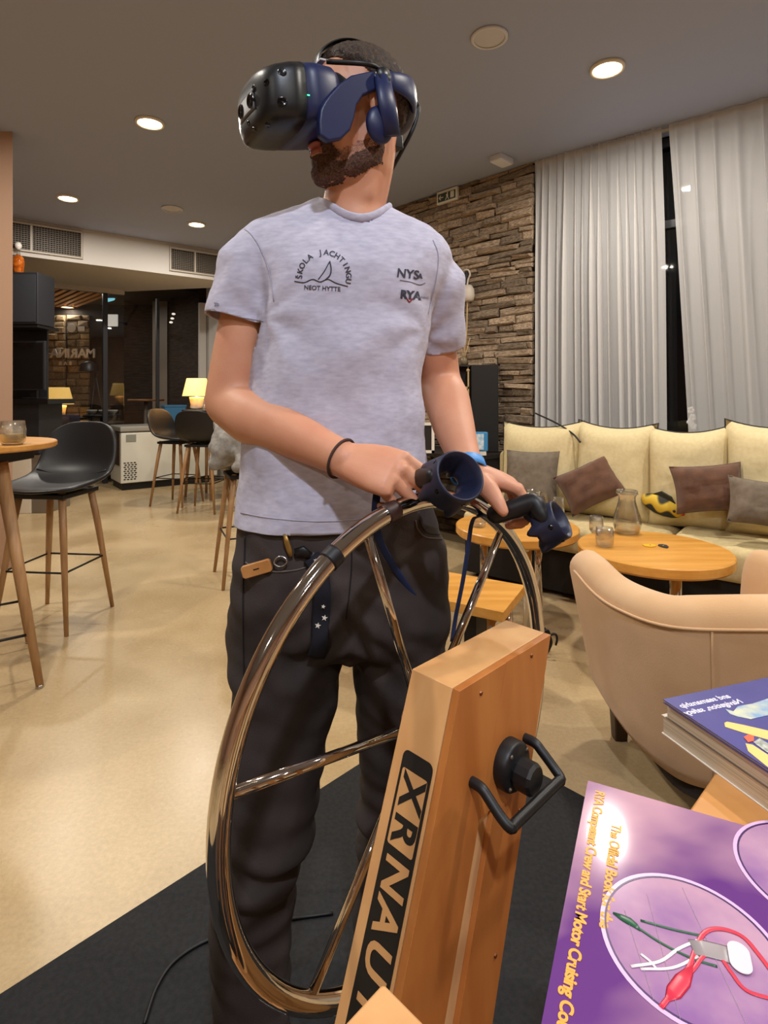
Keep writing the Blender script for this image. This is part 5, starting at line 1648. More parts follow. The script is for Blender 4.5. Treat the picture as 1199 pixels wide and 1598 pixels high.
def hand_geo(wrist, d, b, s, curls, spread=0.0, splay=(0.05, 0.0, -0.06, -0.12), scale=1.0):
    """palm and four fingers; d towards the knuckles, b out of the back of the hand, s the thumb side"""
    d = V(d).normalized()
    b = (V(b) - d * V(b).dot(d)).normalized()
    s_ = d.cross(b)
    if s_.dot(V(s)) < 0:
        s_ = -s_
    out = []
    k = scale
    rings = [ring_pts(wrist + d * x * k + b * y * k, w * k, h * k, 20, 2.5, ax=s_, ay=b) for x, y, w, h in
             ((-0.03, 0, 0.02, 0.017), (-0.012, 0, 0.027, 0.021), (0.012, 0.0, 0.032, 0.021), (0.035, 0.002, 0.038, 0.02), (0.06, 0.003, 0.042, 0.0175), (0.083, 0.002, 0.042, 0.015), (0.094, -0.001, 0.037, 0.010))]
    out.append(g_loft(rings))
    tips = []
    for i, (off, L, seg, r) in enumerate(((0.031, 0.088, (0.044, 0.027, 0.021), 0.0098), (0.0105, 0.093, (0.048, 0.031, 0.022), 0.0102), (-0.0105, 0.088, (0.044, 0.029, 0.021), 0.0096), (-0.030, 0.078, (0.035, 0.022, 0.019), 0.0086))):
        p = wrist + d * L * k + s_ * off * k + b * 0.001
        out.append(g_ell(p, (r * 1.18 * k,) * 3, None, 12, 8))
        pts, rad = [p - d * 0.02 * k, p], [r * 1.0 * k, r * 1.08 * k]
        ang = 0.0
        dd = (d * math.cos(splay[i]) + s_ * math.sin(splay[i])).normalized()
        for q in range(3):
            ang += math.radians(curls[i][q])
            dv = dd * math.cos(ang) - b * math.sin(ang)
            p = p + dv * seg[q] * k
            pts.append(p)
            rad.append(r * (0.98, 0.92, 0.8)[q] * k)
        out.append(g_limb(pts, rad, 12))
        # joints and nail bed
        for q in (2, 3):
            out.append(g_ell(pts[q], (rad[q] * 1.06,) * 3, None, 10, 6))
        tips.append((p, dv))
    return out, tips, s_, b, d
hr, tipsR, sR, bR, dR = hand_geo(WRr, (0.081, -0.036, -0.018), (0.22, -0.80, 0.55), (0.3, 0.5, 0.6), [(40, 62, 30), (48, 66, 34), (54, 68, 36), (60, 66, 36)])
skin += hr
th = WRr + dR * 0.022 + sR * 0.022 - bR * 0.006
skin += [g_limb([th, th + dR * 0.032 + sR * 0.016 - bR * 0.012, th + dR * 0.066 + sR * 0.012 - bR * 0.016, th + dR * 0.094 - bR * 0.016], [0.019, 0.0145, 0.0115, 0.0095])]
hl_, tipsL, sL, bL, dL = hand_geo(WL, (0.076, -0.004, -0.026), (0.30, -0.02, 0.95), (0, -1, 0), [(30, 76, 44), (38, 74, 40), (44, 72, 40), (50, 72, 40)], splay=(0.06, 0.0, -0.06, -0.12), scale=0.92)
skin += hl_
thL = [W(750, 750, 0.935), W(765, 766, 0.895), W(778, 786, 0.870), W(786, 799, 0.864)]
skin += [g_limb(thL, [0.019, 0.0155, 0.0125, 0.0105])]
body = remesh(g_join(*skin), 0.0025, 5, 0.5)
# relax the arms and the neck, where no small form has to survive
tmp = bpy.data.objects.new('tmp', body)
COL.objects.link(tmp)
vg = tmp.vertex_groups.new(name='relax')
hR_, hL_ = WRr + dR * 0.06, WL + dL * 0.06
for v in body.vertices:
    w = min((v.co - hR_).length - 0.075, (v.co - hL_).length - 0.075, (v.co - HO).length - 0.145)
    if w > 0:
        vg.add([v.index], min(1.0, w / 0.02), 'REPLACE')
md = tmp.modifiers.new('s', 'SMOOTH')
md.factor, md.iterations, md.vertex_group = 0.6, 60, 'relax'
dg = bpy.context.evaluated_depsgraph_get()
relaxed = bpy.data.meshes.new_from_object(tmp.evaluated_get(dg))
bpy.data.objects.remove(tmp)
body = relaxed
M_skin = mat('skin', (206, 150, 118), 0.5, col2=(196, 134, 104), scale=14, detail=3, ramp=(0.3, 0.75), sss=0.12, bump=0.06, bscale=260)
obj('body', body, M_skin, person)
bvh_body = BVHTree.FromPolygons([v.co for v in body.vertices], [tuple(p.vertices) for p in body.polygons])

# hair and beard: shells grown from the head surface
def shell_from(me, mask, grow, name, m, cut=0.02):
    """the part of a surface where mask(head coords) > 0, raised by grow(mask value, point)"""
    idx, vs, fs = {}, [], []
    mv = {}
    for v in me.vertices:
        if (v.co - HO).length < 0.2:
            q = mask(HMi @ v.co)
            mv[v.index] = q
    for p in me.polygons:
        if all(mv.get(i, -1) > 0 for i in p.vertices):
            f = []
            for i in p.vertices:
                if i not in idx:
                    idx[i] = len(vs)
                    c, n = me.vertices[i].co, me.vertices[i].normal
                    vs.append(c + n * grow(mv[i], c))
                f.append(idx[i])
            fs.append(tuple(f))
    return obj(name, (vs, fs), m, person, True)
def hair_mask(h):
    n = noise.noise(h * 60) * 0.006
    # hairline: above the forehead, behind the ear, down the nape
    line = 0.045 + 0.55 * max(h.x - 0.0, 0) - 1.6 * max(-h.x - 0.03, 0)
    return min(h.z - line + n, 0.03) if h.x < 0.075 else -1
M_hair = mat('dark_brown_hair', (40, 29, 21), 0.6, col2=(72, 52, 36), scale=180, stretch=(1, 1, 1), ramp=(0.35, 0.7), bump=0.9, bscale=420)
shell_from(body, hair_mask, lambda q, c: 0.0015 + min(q, 0.014) * 0.5 + 0.0022 * noise.noise(c * 170), 'hair', M_hair)
def beard_mask(h, grow=0.0):
    n = noise.noise(h * 70) * 0.005 + noise.noise(h * 260) * 0.003
    y = abs(h.y)
    if h.x > 0.084 and y < 0.021 and -0.090 < h.z < -0.067:     # lips stay free
        return -1
    if h.x > 0.074 and -0.069 < h.z < -0.054 and y < 0.034:      # moustache
        return 0.004 + n
    if h.x > 0.05 and y < 0.036 and h.z < -0.06:                 # around the mouth and chin
        return min(0.01, h.z + 0.142) + n
    if h.x < -0.016:
        return -1
    jaw = -0.104 + grow + 0.45 * max(0.06 - h.x, 0)               # upper limit along the cheek
    return min(jaw - h.z, h.z + 0.134 - 0.4 * max(0.04 - h.x, 0), (h.x + 0.018) * 0.6) + n
M_beard = mat('beard', (58, 39, 30), 0.75, col2=(122, 86, 66), scale=300, ramp=(0.35, 0.7), bump=0.9, bscale=600)
M_stub = mat('stubble', (118, 80, 62), 0.7, col2=(186, 132, 104), scale=420, ramp=(0.35, 0.62), bump=0.3, bscale=600)
shell_from(body, lambda h: 1 if (h.x > 0.082 and abs(h.y) < 0.022 and -0.089 < h.z < -0.065) else -1, lambda q, c: 0.0002, 'lips', mat('lips', (158, 84, 74), 0.5))
shell_from(body, lambda h: beard_mask(h, 0.02), lambda q, c: 0.0003, 'stubble', M_stub)
shell_from(body, beard_mask, lambda q, c: 0.0005 + min(max(q, 0), 0.012) * 0.26 + 0.001 * noise.noise(c * 300), 'beard', M_beard)

# ------------------------------------------------------------------ T-shirt
def ring_px(py, xl, xr, yc, hd, n=40, e=2.35, tilt=0.0):
    c = W((xl + xr) / 2, py, yc)
    return ring_pts(c, (xr - xl) / 2 * yc / F, hd, n, e, ax=(math.cos(tilt), math.sin(tilt), 0), ay=(-math.sin(tilt), math.cos(tilt), 0))
tor = [(870, 372, 682, 1.03, 0.128), (826, 369, 683, 1.03, 0.127), (760, 373, 668, 1.03, 0.122), (690, 379, 662, 1.03, 0.119), (620, 388, 661, 1.032, 0.118), (550, 400, 664, 1.035, 0.12),
       (480, 404, 676, 1.04, 0.122), (430, 394, 700, 1.045, 0.118), (400, 380, 706, 1.048, 0.106), (376, 374, 692, 1.05, 0.09), (356, 396, 668, 1.05, 0.075), (340, 436, 638, 1.05, 0.063), (326, 474, 612, 1.05, 0.055), (318, 486, 606, 1.05, 0.05)]
rings = [ring_px(py, xl, xr, yc, hd, tilt=0.06) for py, xl, xr, yc, hd in tor]
cloth = [g_loft(rings)]
sleR0, sleR1 = W(396, 392, 1.03), W(371, 503, 1.015)
sleL0, sleL1 = W(672, 408, 1.065), W(684, 541, 1.125)
dR_, dL_ = (sleR1 - sleR0).normalized(), (sleL1 - sleL0).normalized()
cloth += [g_limb([sleR0 + V((0.04, 0, 0.0)), between(sleR0, sleR1, 0.3), between(sleR0, sleR1, 0.7), sleR1, sleR1 + dR_ * 0.012], [0.060, 0.062, 0.058, 0.0555, 0.0545], 24, 1.08),
          g_limb([sleL0 - V((0.04, 0, 0.0)), between(sleL0, sleL1, 0.3), between(sleL0, sleL1, 0.7), sleL1, sleL1 + dL_ * 0.012], [0.060, 0.063, 0.057, 0.051, 0.050], 24, 1.08)]
shirt = remesh(g_join(*cloth), 0.0055, 8, 0.5)
AR, AL = W(420, 500, 0.98), W(664, 520, 1.0)        # armpits: folds radiate from here
def shirt_fold(p, n):
    d = 0.0
    for A, sg in ((AR, 1), (AL, -1)):
        q = p - A
        r = math.hypot(q.x, q.z)
        if r < 0.34 and p.y < 1.12:
            ang = math.atan2(q.z, q.x * sg)
            d += 0.0042 * math.exp(-r / 0.13) * math.sin(ang * 6 + r * 22) * min(1, r / 0.06)
    low = max(0.0, min(1.0, (1.36 - p.z) / 0.2))
    d += low * 0.0075 * noise.noise(V((p.x * 15 + p.z * 3, p.y * 9, p.z * 6)))
    d += 0.0056 * noise.noise(V((p.x * 9 - p.z * 12, p.y * 8, p.z * 9 + 5)))
    d += low * 0.002 * math.sin(p.x * 62 + 4 * noise.noise(V((p.x * 4, 0, p.z * 5)))) * (0.5 + 0.5 * noise.noise(V((p.x * 7, p.y * 3, p.z * 2 + 9))))
    d += 0.0012 * noise.noise(p * 55)
    return d
displace(shirt, shirt_fold)
hem = W(525, 808, 1.03)
bvh_full = BVHTree.FromPolygons([v.co for v in shirt.vertices], [tuple(p.vertices) for p in shirt.polygons])
NKC, NKR = W(552, 335, 1.04), (0.067, 0.066)
bm = bmesh.new()
bm.from_mesh(shirt)
bmesh.ops.delete(bm, geom=[f for f in bm.faces if f.calc_center_median().z > 1.45 and ((f.calc_center_median().x - NKC.x) / NKR[0]) ** 2 + ((f.calc_center_median().y - NKC.y) / NKR[1]) ** 2 < 1.0 and f.normal.z > 0], context='FACES')
bm.to_mesh(shirt)
bm.free()
cut_end(shirt, hem, (0.02, 0, -1), 0.42)
cut_end(shirt, sleR1, dR_ + V((-0.06, 0, 0)), 0.073)
cut_end(shirt, sleL1, dL_, 0.073)
M_shirt = mat('heather_grey_jersey', (174, 172, 190), 0.92, col2=(194, 192, 208), scale=60, stretch=(1, 1, 3), detail=6, ramp=(0.3, 0.7), bump=0.15, bscale=900)
sh = obj('tshirt', shirt, M_shirt, person)
md = sh.modifiers.new('thickness', 'SOLIDIFY')
md.thickness = 0.003
md.offset = -1
bvh_shirt = BVHTree.FromPolygons([v.co for v in shirt.vertices], [tuple(p.vertices) for p in shirt.polygons])
CAM = V((0, 0, CAMH))
def hit(px, py, bvh, lift=0.001):
    r = V(((px - CX) / F, 1.0, -(py - HY) / F)).normalized()
    loc, n, i, dist = bvh.ray_cast(CAM, r)
    if loc is None:
        return None
    if n.dot(r) > 0:
        n = -n
    return loc + n * lift
def line_on(bvh, pts, r, lift=0.0008, n=6, flat=0.5):
    """thin raised line following a surface where the photograph shows it"""
    P = [hit(q.x, q.y, bvh, lift) for q in smooth_path([V((x, y, 0)) for x, y in pts], n)]
    P = [p for p in P if p is not None]
    return g_tube(P, r, 6) if len(P) > 2 else None
def part_line(name, bvh, pts, r, m, parent, **k):
    g = line_on(bvh, pts, r, **k)
    if g:
        return obj(name, g, m, parent, True)
# collar: a ribbed ring laid where the neck leaves the shirt
cp = []
for k in range(40):
    a = 2 * PI * k / 40
    x, y = NKC.x + NKR[0] * math.cos(a), NKC.y + NKR[1] * math.sin(a)
    loc, n, i, dist = bvh_full.ray_cast(V((x, y, 1.9)), V((0, 0, -1)))
    cp.append(V((x, y, (loc.z if loc else 1.55))))
zs_ = [p.z for p in cp]
for k in range(40):
    cp[k].z = sum(min(zs_[(k + j) % 40], 1.566) for j in range(-3, 4)) / 7 + 0.002
obj('collar', g_tube(cp, 0.0078, 12, closed=True, up=(0, 0, 1), flat=0.6), M_shirt, person, True)
M_print = mat('print_charcoal', (58, 58, 70), 0.8)
M_printl = mat('print_grey_blue', (118, 118, 136), 0.8)
M_printr = mat('print_dark_red', (150, 44, 46), 0.8)
def print_text(s, px, py, size_px, ang=0.0, bold=0.0):
    """lettering laid on the shirt; size in picture pixels"""
    k = 0.92 / F
    B = Matrix.Translation(W(px, py, 0.92)) @ Matrix.Rotation(PI / 2, 4, 'X') @ Matrix.Rotation(ang, 4, 'Z')
    v, f = text_geo(s, size_px * k, 0.0, B, bold=bold * k, sub=2)
    out = []
    for p in v:
        q = p - CAM
        loc, n, i, dist = bvh_shirt.ray_cast(CAM, q.normalized())
        if loc is None:
            out.append(p)
        else:
            out.append(loc - q.normalized() * 0.0012)
    return out, f
logo = []
word = '\u0160KOLA JACHTINGU'
for k, ch in enumerate(word):
    a = math.radians(180 - 190 * k / (len(word) - 1))
    if ch != ' ':
        logo.append(print_text(ch, 506 + 38 * math.cos(a), 432 - 38 * math.sin(a), 12.0, a - PI / 2, 0.25))
obj('chest_lettering', g_join(*logo), M_print, person)
part_line('chest_drawing', bvh_shirt, [(460, 439), (475, 441), (488, 436), (500, 440), (512, 436), (525, 442), (543, 447)], 0.0008, M_print, person)
part_line('chest_drawing', bvh_shirt, [(497, 436), (506, 424), (515, 408)], 0.0008, M_print, person)
part_line('chest_drawing', bvh_shirt, [(515, 408), (517, 420), (515, 430), (508, 437)], 0.0011, M_print, person)
obj('chest_lettering', print_text('NEOT HYTTE', 503, 450, 9.5, -0.05, 0.15), M_print, person)
obj('chest_lettering', print_text('NYS', 637, 428, 19, -0.12, 0.5), M_print, person)
obj('chest_lettering', print_text('A', 656, 431, 9, -0.1, 0.9), M_print, person)
part_line('chest_drawing', bvh_shirt, [(624, 437), (640, 440), (655, 444), (664, 441)], 0.0005, M_printl, person)
obj('chest_lettering', print_text('RYA', 641, 461, 17, -0.1, 1.0), M_print, person)
obj('chest_lettering', print_text('TRAINING', 659, 464, 4.5, -0.1, 0.1), M_printl, person)
part_line('chest_drawing', bvh_shirt, [(635, 466), (639, 471), (643, 466)], 0.0011, M_printr, person)
obj('sleeve_lettering', print_text('2b', 338, 475, 8, 0.1, 0.2), M_printl, person)
# shoulder seams and hem stitching
M_stitch = mat('shirt_stitch', (166, 164, 180), 0.9)
part_line('shoulder_seam', bvh_shirt, [(372, 352), (392, 366), (410, 395), (422, 430), (428, 470)], 0.0009, M_stitch, person)
part_line('shoulder_seam', bvh_shirt, [(676, 375), (684, 400), (680, 440), (668, 490)], 0.0009, M_stitch, person)
part_line('sleeve_stitch', bvh_shirt, [(330, 484), (350, 489), (380, 496), (412, 501)], 0.0007, M_stitch, person)
part_line('hem_stitch', bvh_shirt, [(376, 800), (420, 808), (480, 813), (540, 812), (600, 804), (650, 793)], 0.0007, M_stitch, person)

# ------------------------------------------------------------------ jeans and shoes
jr = []
hips = [(770, 378, 672, 1.03, 0.118), (830, 374, 688, 1.03, 0.122), (880, 365, 698, 1.03, 0.126), (930, 360, 702, 1.03, 0.126), (975, 358, 700, 1.03, 0.118), (1005, 362, 690, 1.03, 0.09)]
jr.append(g_loft([ring_px(*h, e=2.6) for h in hips]))
def leg_loft(rows):
    return g_loft([ring_pts(W(cx, py, yc), hw * yc / F, hd, 28, 2.2) for py, cx, hw, yc, hd in rows])
jr.append(leg_loft([(930, 446, 84, 1.03, 0.10), (1000, 450, 92, 1.025, 0.10), (1045, 448, 87, 1.02, 0.095), (1087, 447, 81, 1.015, 0.09), (1150, 437, 77, 1.005, 0.085), (1228, 424, 76, 0.995, 0.08), (1300, 412, 75, 0.985, 0.077),
                    (1345, 402, 66, 0.98, 0.073), (1380, 397, 62, 0.98, 0.074), (1450, 394, 61, 0.985, 0.074), (1530, 394, 60, 0.99, 0.07), (1600, 394, 59, 0.995, 0.067), (1640, 394, 62, 1.0, 0.07), (1665, 394, 64, 1.0, 0.074)]))
jr.append(leg_loft([(930, 618, 80, 1.04, 0.10), (1000, 623, 75, 1.045, 0.10), (1060, 625, 71, 1.05, 0.095), (1119, 628, 67, 1.06, 0.088), (1200, 627, 63, 1.075, 0.08), (1290, 622, 61, 1.09, 0.077),
                    (1380, 616, 58, 1.10, 0.074), (1450, 612, 57, 1.105, 0.072), (1530, 610, 58, 1.11, 0.07), (1562, 609, 60, 1.11, 0.074)]))
jeans = remesh(g_join(*jr), 0.006, 5, 0.5)
def jean_fold(p, n):
    d = 0.009 * noise.noise(V((p.x * 9, p.y * 9, p.z * 11))) + 0.0055 * noise.noise(V((p.x * 16 + p.z * 12, p.y * 10, p.z * 26)))
    k = math.exp(-((p.z - 0.40) / 0.09) ** 2)
    d += k * 0.008 * math.sin(p.z * 95 + p.x * 25 + 2 * noise.noise(p * 8)) 
    c = math.exp(-((p.z - 0.80) / 0.08) ** 2) * math.exp(-((p.x + 0.06) / 0.1) ** 2)
    d += c * 0.005 * math.sin((abs(p.x + 0.055) * 0.8 + p.z) * 110)
    return d
displace(jeans, jean_fold)
M_jean = mat('washed_black_denim', (38, 32, 31), 0.85, col2=(66, 57, 54), scale=7, stretch=(1, 1, 0.6), detail=8, ramp=(0.3, 0.75), bump=0.2, bscale=700)
obj('jeans', jeans, M_jean, person)
bvh_jeans = BVHTree.FromPolygons([v.co for v in jeans.vertices], [tuple(p.vertices) for p in jeans.polygons])
M_seam = mat('denim_seam', (26, 22, 22), 0.9)
M_seaml = mat('denim_thread', (96, 88, 84), 0.9)
part_line('side_seam', bvh_jeans, [(383, 836), (382, 870), (380, 920), (380, 980), (381, 1040), (383, 1090)], 0.0016, M_seam, person)
part_line('pocket_edge', bvh_jeans, [(384, 878), (405, 889), (440, 892), (480, 884), (490, 862)], 0.0014, M_seaml, person)
part_line('pocket_edge', bvh_jeans, [(648, 812), (652, 826), (664, 838), (690, 841)], 0.0014, M_seaml, person)
part_line('pocket_edge', bvh_jeans, [(655, 812), (659, 823), (669, 832), (690, 834)], 0.0008, M_seam, person)
part_line('fly_seam', bvh_jeans, [(548, 834), (549, 880), (545, 930), (540, 965)], 0.0012, M_seam, person)
# trainers
M_shoe = mat('dark_trainer', (38, 36, 38), 0.7)
M_sole = mat('white_sole', (206, 202, 196), 0.6)
for (x, y, rz, zf) in ((-0.236, 0.955, 0.15, 0.012), (0.012, 1.07, -0.2, 0.012)):
    B = Matrix.Translation((x, y, zf)) @ Matrix.Rotation(rz, 4, 'Z')
    rr = [(0.11, 0.035, 0.05), (0.09, 0.04, 0.07), (0.04, 0.04, 0.085), (-0.02, 0.042, 0.075), (-0.08, 0.047, 0.05), (-0.13, 0.044, 0.042), (-0.165, 0.025, 0.03)]
    o_ = obj('shoe_upper', xf(g_loft([ring_pts((0, yy, 0.018 + hh / 2), ww, hh / 2, 18, 2.6, ax=(1, 0, 0), ay=(0, 0, 1)) for yy, ww, hh in rr]), B), M_shoe, person, True)
    obj('sole', xf(g_prism([(0.036, 0.1), (0.03, 0.122), (-0.03, 0.122), (-0.036, 0.1), (-0.044, 0.0), (-0.05, -0.09), (-0.042, -0.15), (-0.02, -0.178), (0.02, -0.178), (0.042, -0.15), (0.05, -0.09), (0.044, 0.0)], 0.0, 0.024), B), M_sole, o_, bevel=0.004)

# ------------------------------------------------------------------ wristbands
def band(c, axis, r, w, th, name, m, flat=1.0):
    return g_lathe([(r, -w / 2), (r + th, -w / 2), (r + th, w / 2), (r, w / 2), (r, -w / 2)], 28, axis=axis, origin=c)
axr = (WRr - ER).normalized()
u_ = axr.orthogonal().normalized()
c = WRr - axr * 0.006
obj('bracelet', g_tube([c + (u_ * math.cos(a * PI / 14) + axr.cross(u_) * math.sin(a * PI / 14)) * 0.0315 for a in range(28)], 0.0022, 8, closed=True, up=axr), mat('brown_cord', (66, 44, 40), 0.8), person, True)
c = WL - (WL - EL).normalized() * 0.004
obj('wristband', band(c, (WL - EL).normalized(), 0.0296, 0.021, 0.003, '', None), mat('blue_silicone', (74, 142, 206), 0.5), person, True)

# ------------------------------------------------------------------ keys hanging from the pocket
fob = hit(407, 887, bvh_jeans, 0.012)
t = thing('key_ring', 'keys with a wooden fob hooked on the jeans pocket', 'keys', fob)
k_ = fob.y / F
B = basis(fob, V((0.96, 0, 0.28)).normalized(), V((-0.28, 0, 0.96)).normalized(), (0, -1, 0))
obj('wooden_fob', g_prism(rrect(48 * k_, 20 * k_, 5 * k_), -0.004, 0.004, B), wood('fob_wood', (176, 118, 62), (196, 140, 82), stretch=(6, 1, 6)), t, bevel=0.0015)
obj('fob_slot', xf(g_box(9 * k_, 1.6 * k_, 0.0012, (0, 0.6 * k_, 0.0042)), B), M_black, t)
def hp_(px, py, lift=0.006):
    return hit(px, py, bvh_jeans, lift) or W(px, py, 0.9)
obj('split_ring', g_tube([hp_(440 + 9 * math.cos(a * PI / 8), 875 + 7 * math.sin(a * PI / 8), 0.008) for a in range(16)], 0.0014, 6, closed=True), M_brush, t, True)
obj('brass_key', g_tube([hp_(447, 832, 0.007), hp_(450, 845, 0.007), hp_(453, 858, 0.007), hp_(455, 868, 0.008)], [0.003, 0.005, 0.005, 0.003], 8, flat=0.35), mat('old_brass', (150, 116, 60), 0.4, metal=0.7), t, True)
obj('black_key', g_tube([hp_(462, 862, 0.008), hp_(474, 858, 0.008), hp_(486, 866, 0.008)], [0.008, 0.009, 0.006], 8, flat=0.4), M_black, t, True)
# star lanyard
M_lany = mat('navy_lanyard', (16, 18, 30), 0.8)
t = thing('lanyard', 'dark lanyard with white stars hanging from the pocket', 'lanyard', hp_(498, 950))
lan = [hp_(486, 868, 0.006), hp_(498, 890, 0.006), hp_(503, 925, 0.006), hp_(501, 960, 0.006), hp_(498, 1000, 0.006), hp_(496, 1022, 0.006)]
obj('strap', g_tube(smooth_path(lan, 5), 0.0145, 8, flat=0.12, up=(1, 0, 0)), M_lany, t, True)
for (px, py, s_) in ((509, 963, 5), (499, 975, 5), (505, 941, 3.5), (494, 873, 3.5), (474, 856, 3)):
    c = hp_(px, py, 0.0085)
    poly = [((s_ if i % 2 == 0 else s_ * 0.42) * k_ * math.sin(i * PI / 5 + 0.2), (s_ if i % 2 == 0 else s_ * 0.42) * k_ * math.cos(i * PI / 5 + 0.2)) for i in range(10)]
    obj('star', g_prism(poly, 0, 0.0006, basis(c, (1, 0, 0), (0, 0, 1), (0, -1, 0))), M_porc, t)

# ------------------------------------------------------------------ headset
M_ctl = mat('controller_navy', (30, 34, 56), 0.45, bump=0.03, bscale=500)
M_vr = mat('headset_blue', (24, 34, 74), 0.42, bump=0.03, bscale=500)
M_vrd = mat('headset_black', (22, 24, 26), 0.38, bump=0.03, bscale=500)
M_foam = mat('headset_foam', (16, 16, 18), 0.95)
M_lensb = mat('lens_black', (6, 6, 8), 0.08)
hs = thing('vr_headset', 'blue and black virtual reality headset worn by the man', 'headset', HO)
def hring(x, zc, hy, hz, e=3.2, n=36):
    return [H(p.x, p.y, p.z) for p in ring_pts((x, 0, zc), hy, hz, n, e, ax=(0, 1, 0), ay=(0, 0, 1))]
vis = [(0.076, -0.006, 0.080, 0.052, 3.2), (0.09, -0.007, 0.088, 0.057, 3.6), (0.12, -0.009, 0.090, 0.059, 3.8), (0.148, -0.013, 0.090, 0.057, 4.0)]
obj('housing', g_loft([hring(*q) for q in vis]), M_vr, hs, True)
fro = [(0.1485, -0.013, 0.091, 0.058, 4.0), (0.170, -0.016, 0.090, 0.057, 4.0), (0.192, -0.020, 0.086, 0.054, 4.0), (0.208, -0.022, 0.077, 0.050, 3.8), (0.217, -0.022, 0.062, 0.044, 3.4), (0.2218, -0.022, 0.040, 0.031, 3.0), (0.2232, -0.022, 0.012, 0.009, 2.5)]
vm_ = mesh_of('visor', g_loft([hring(*q) for q in fro]), True)
obj('visor', vm_, M_vrd, hs)
bvh_v = BVHTree.FromPolygons([v.co for v in vm_.vertices], [tuple(p.vertices) for p in vm_.polygons])
obj('face_gasket', g_loft([hring(0.052, -0.004, 0.074, 0.046), hring(0.07, -0.004, 0.080, 0.052), hring(0.087, -0.004, 0.080, 0.052)], False, False), M_foam, hs, True)
# sensor dimples, camera plate
for (px, py, r) in ((441, 112, 0.0055), (416, 129, 0.0045), (396, 138, 0.0045), (441, 158, 0.006), (398, 204, 0.0045), (418, 196, 0.004), (388, 192, 0.0035)):
    rr = V(((px - CX) / F, 1.0, -(py - HY) / F)).normalized()
    loc, n, i, dist = bvh_v.ray_cast(CAM, rr)
    if loc:
        if n.dot(rr) > 0:
            n = -n
        obj('sensor', g_lathe([(0, 0.0006), (r * 0.8, 0.0004), (r, 0.0012), (r * 1.25, 0.0), (r * 1.25, -0.002)], 18, axis=n, origin=loc), M_lensb, hs, True)
def on_visor(y, z, lift):
    o_ = H(0.35, y, z)
    loc, n, i, dist = bvh_v.ray_cast(o_, -hf.normalized())
    return (loc if loc else H(0.2165, y, z)) + hf.normalized() * lift, n
gv, gf = [], []
NU, NVV = 16, 8
for side_ in (0.0016, -0.004):
    for i in range(NU + 1):
        for j in range(NVV + 1):
            gv.append(on_visor(-0.036 + 0.072 * i / NU, -0.038 + 0.034 * j / NVV, side_)[0])
K1 = (NU + 1) * (NVV + 1)
for i in range(NU):
    for j in range(NVV):
        q = i * (NVV + 1) + j
        gf.append((q, q + 1, q + NVV + 2, q + NVV + 1))
rim = [i * (NVV + 1) for i in range(NU + 1)] + [NU * (NVV + 1) + j for j in range(1, NVV + 1)] + [i * (NVV + 1) + NVV for i in range(NU - 1, -1, -1)] + [j for j in range(NVV - 1, 0, -1)]
for k in range(len(rim)):
    a, b_ = rim[k], rim[(k + 1) % len(rim)]
    gf.append((a, b_, b_ + K1, a + K1))
obj('camera_plate', (gv, gf), mat('camera_plate_grey', (92, 92, 98), 0.4), hs, True)
for s_ in (-1, 1):
    c_, n = on_visor(0.025 * s_, -0.021, 0.0012)
    if n.dot(hf) < 0:
        n = -n
    obj('camera_lens', g_lathe([(0, 0.0008), (0.0075, 0.0012), (0.0092, 0.0032), (0.0112, 0.0018), (0.0112, -0.002)], 20, axis=n, origin=c_), M_lensb, hs, True)
p = HL(481, 149, 0.0905)
obj('status_light', g_box(0.004, 0.001, 0.0016, H(p.x, 0.0915, p.z), HR), mat('led_green', (60, 240, 150), 0.4, emit=(60, 240, 150), estr=4.0), hs)
p = HL(474, 117, 0.088)
# side arms (both sides): plate from the visor up to the pivot above the ear
armL = [(505, 160), (512, 150), (528, 132), (548, 118), (575, 112), (598, 112), (604, 122), (600, 136), (584, 142), (566, 150), (556, 165), (552, 186), (546, 204), (532, 218), (512, 222), (498, 212), (497, 190), (499, 172)]
pl_ = [HL(x, y, 0.092) for x, y in armL]
for s_ in (1, -1):
    zl = -1 if s_ > 0 else -0.045
    rA = [H(q.x, s_ * 0.080, max(q.z, zl)) for q in pl_]
    rB = [H(q.x, s_ * 0.096, max(q.z, zl)) for q in pl_]
    if s_ < 0:
        rA, rB = rB, rA
    obj('side_arm', g_loft([rA, rB]), M_vr, hs, bevel=0.004, seg=3)
# rear band: from the pivot round the back of the head
pv = HL(594, 122, 0.092)
bandpts = []
rearz = HL(650, 172, 0.0).z
for k in range(25):
    a = k / 24
    th_ = PI * a
    x = pv.x - 0.01 - 0.105 * math.sin(th_) ** 0.8 if 0 < a < 1 else pv.x - 0.01
    y = 0.092 * math.cos(th_)
    z_ = pv.z + (rearz - pv.z) * math.sin(th_) ** 1.0
    bandpts.append(H(x, y, z_))
bw_ = [0.014 + 0.016 * math.sin(PI * k / 24) for k in range(25)]
obj('rear_band', g_tube(bandpts, bw_, 12, flat=0.28, up=hu), M_vr, hs, True)
rc = H(pv.x - 0.118, 0, rearz - 0.012)
obj('rear_pad', g_ell(H(pv.x - 0.105, 0, rearz - 0.02), (0.016, 0.05, 0.036), HR, 18, 10), mat('rear_pad_grey', (96, 98, 102), 0.8), hs, True)
obj('dial', g_lathe([(0, 0.014), (0.02, 0.014), (0.022, 0.008), (0.022, 0), (0, 0)], 24, axis=-hf, origin=H(pv.x - 0.118, 0, rearz + 0.01)), M_vrd, hs, True)
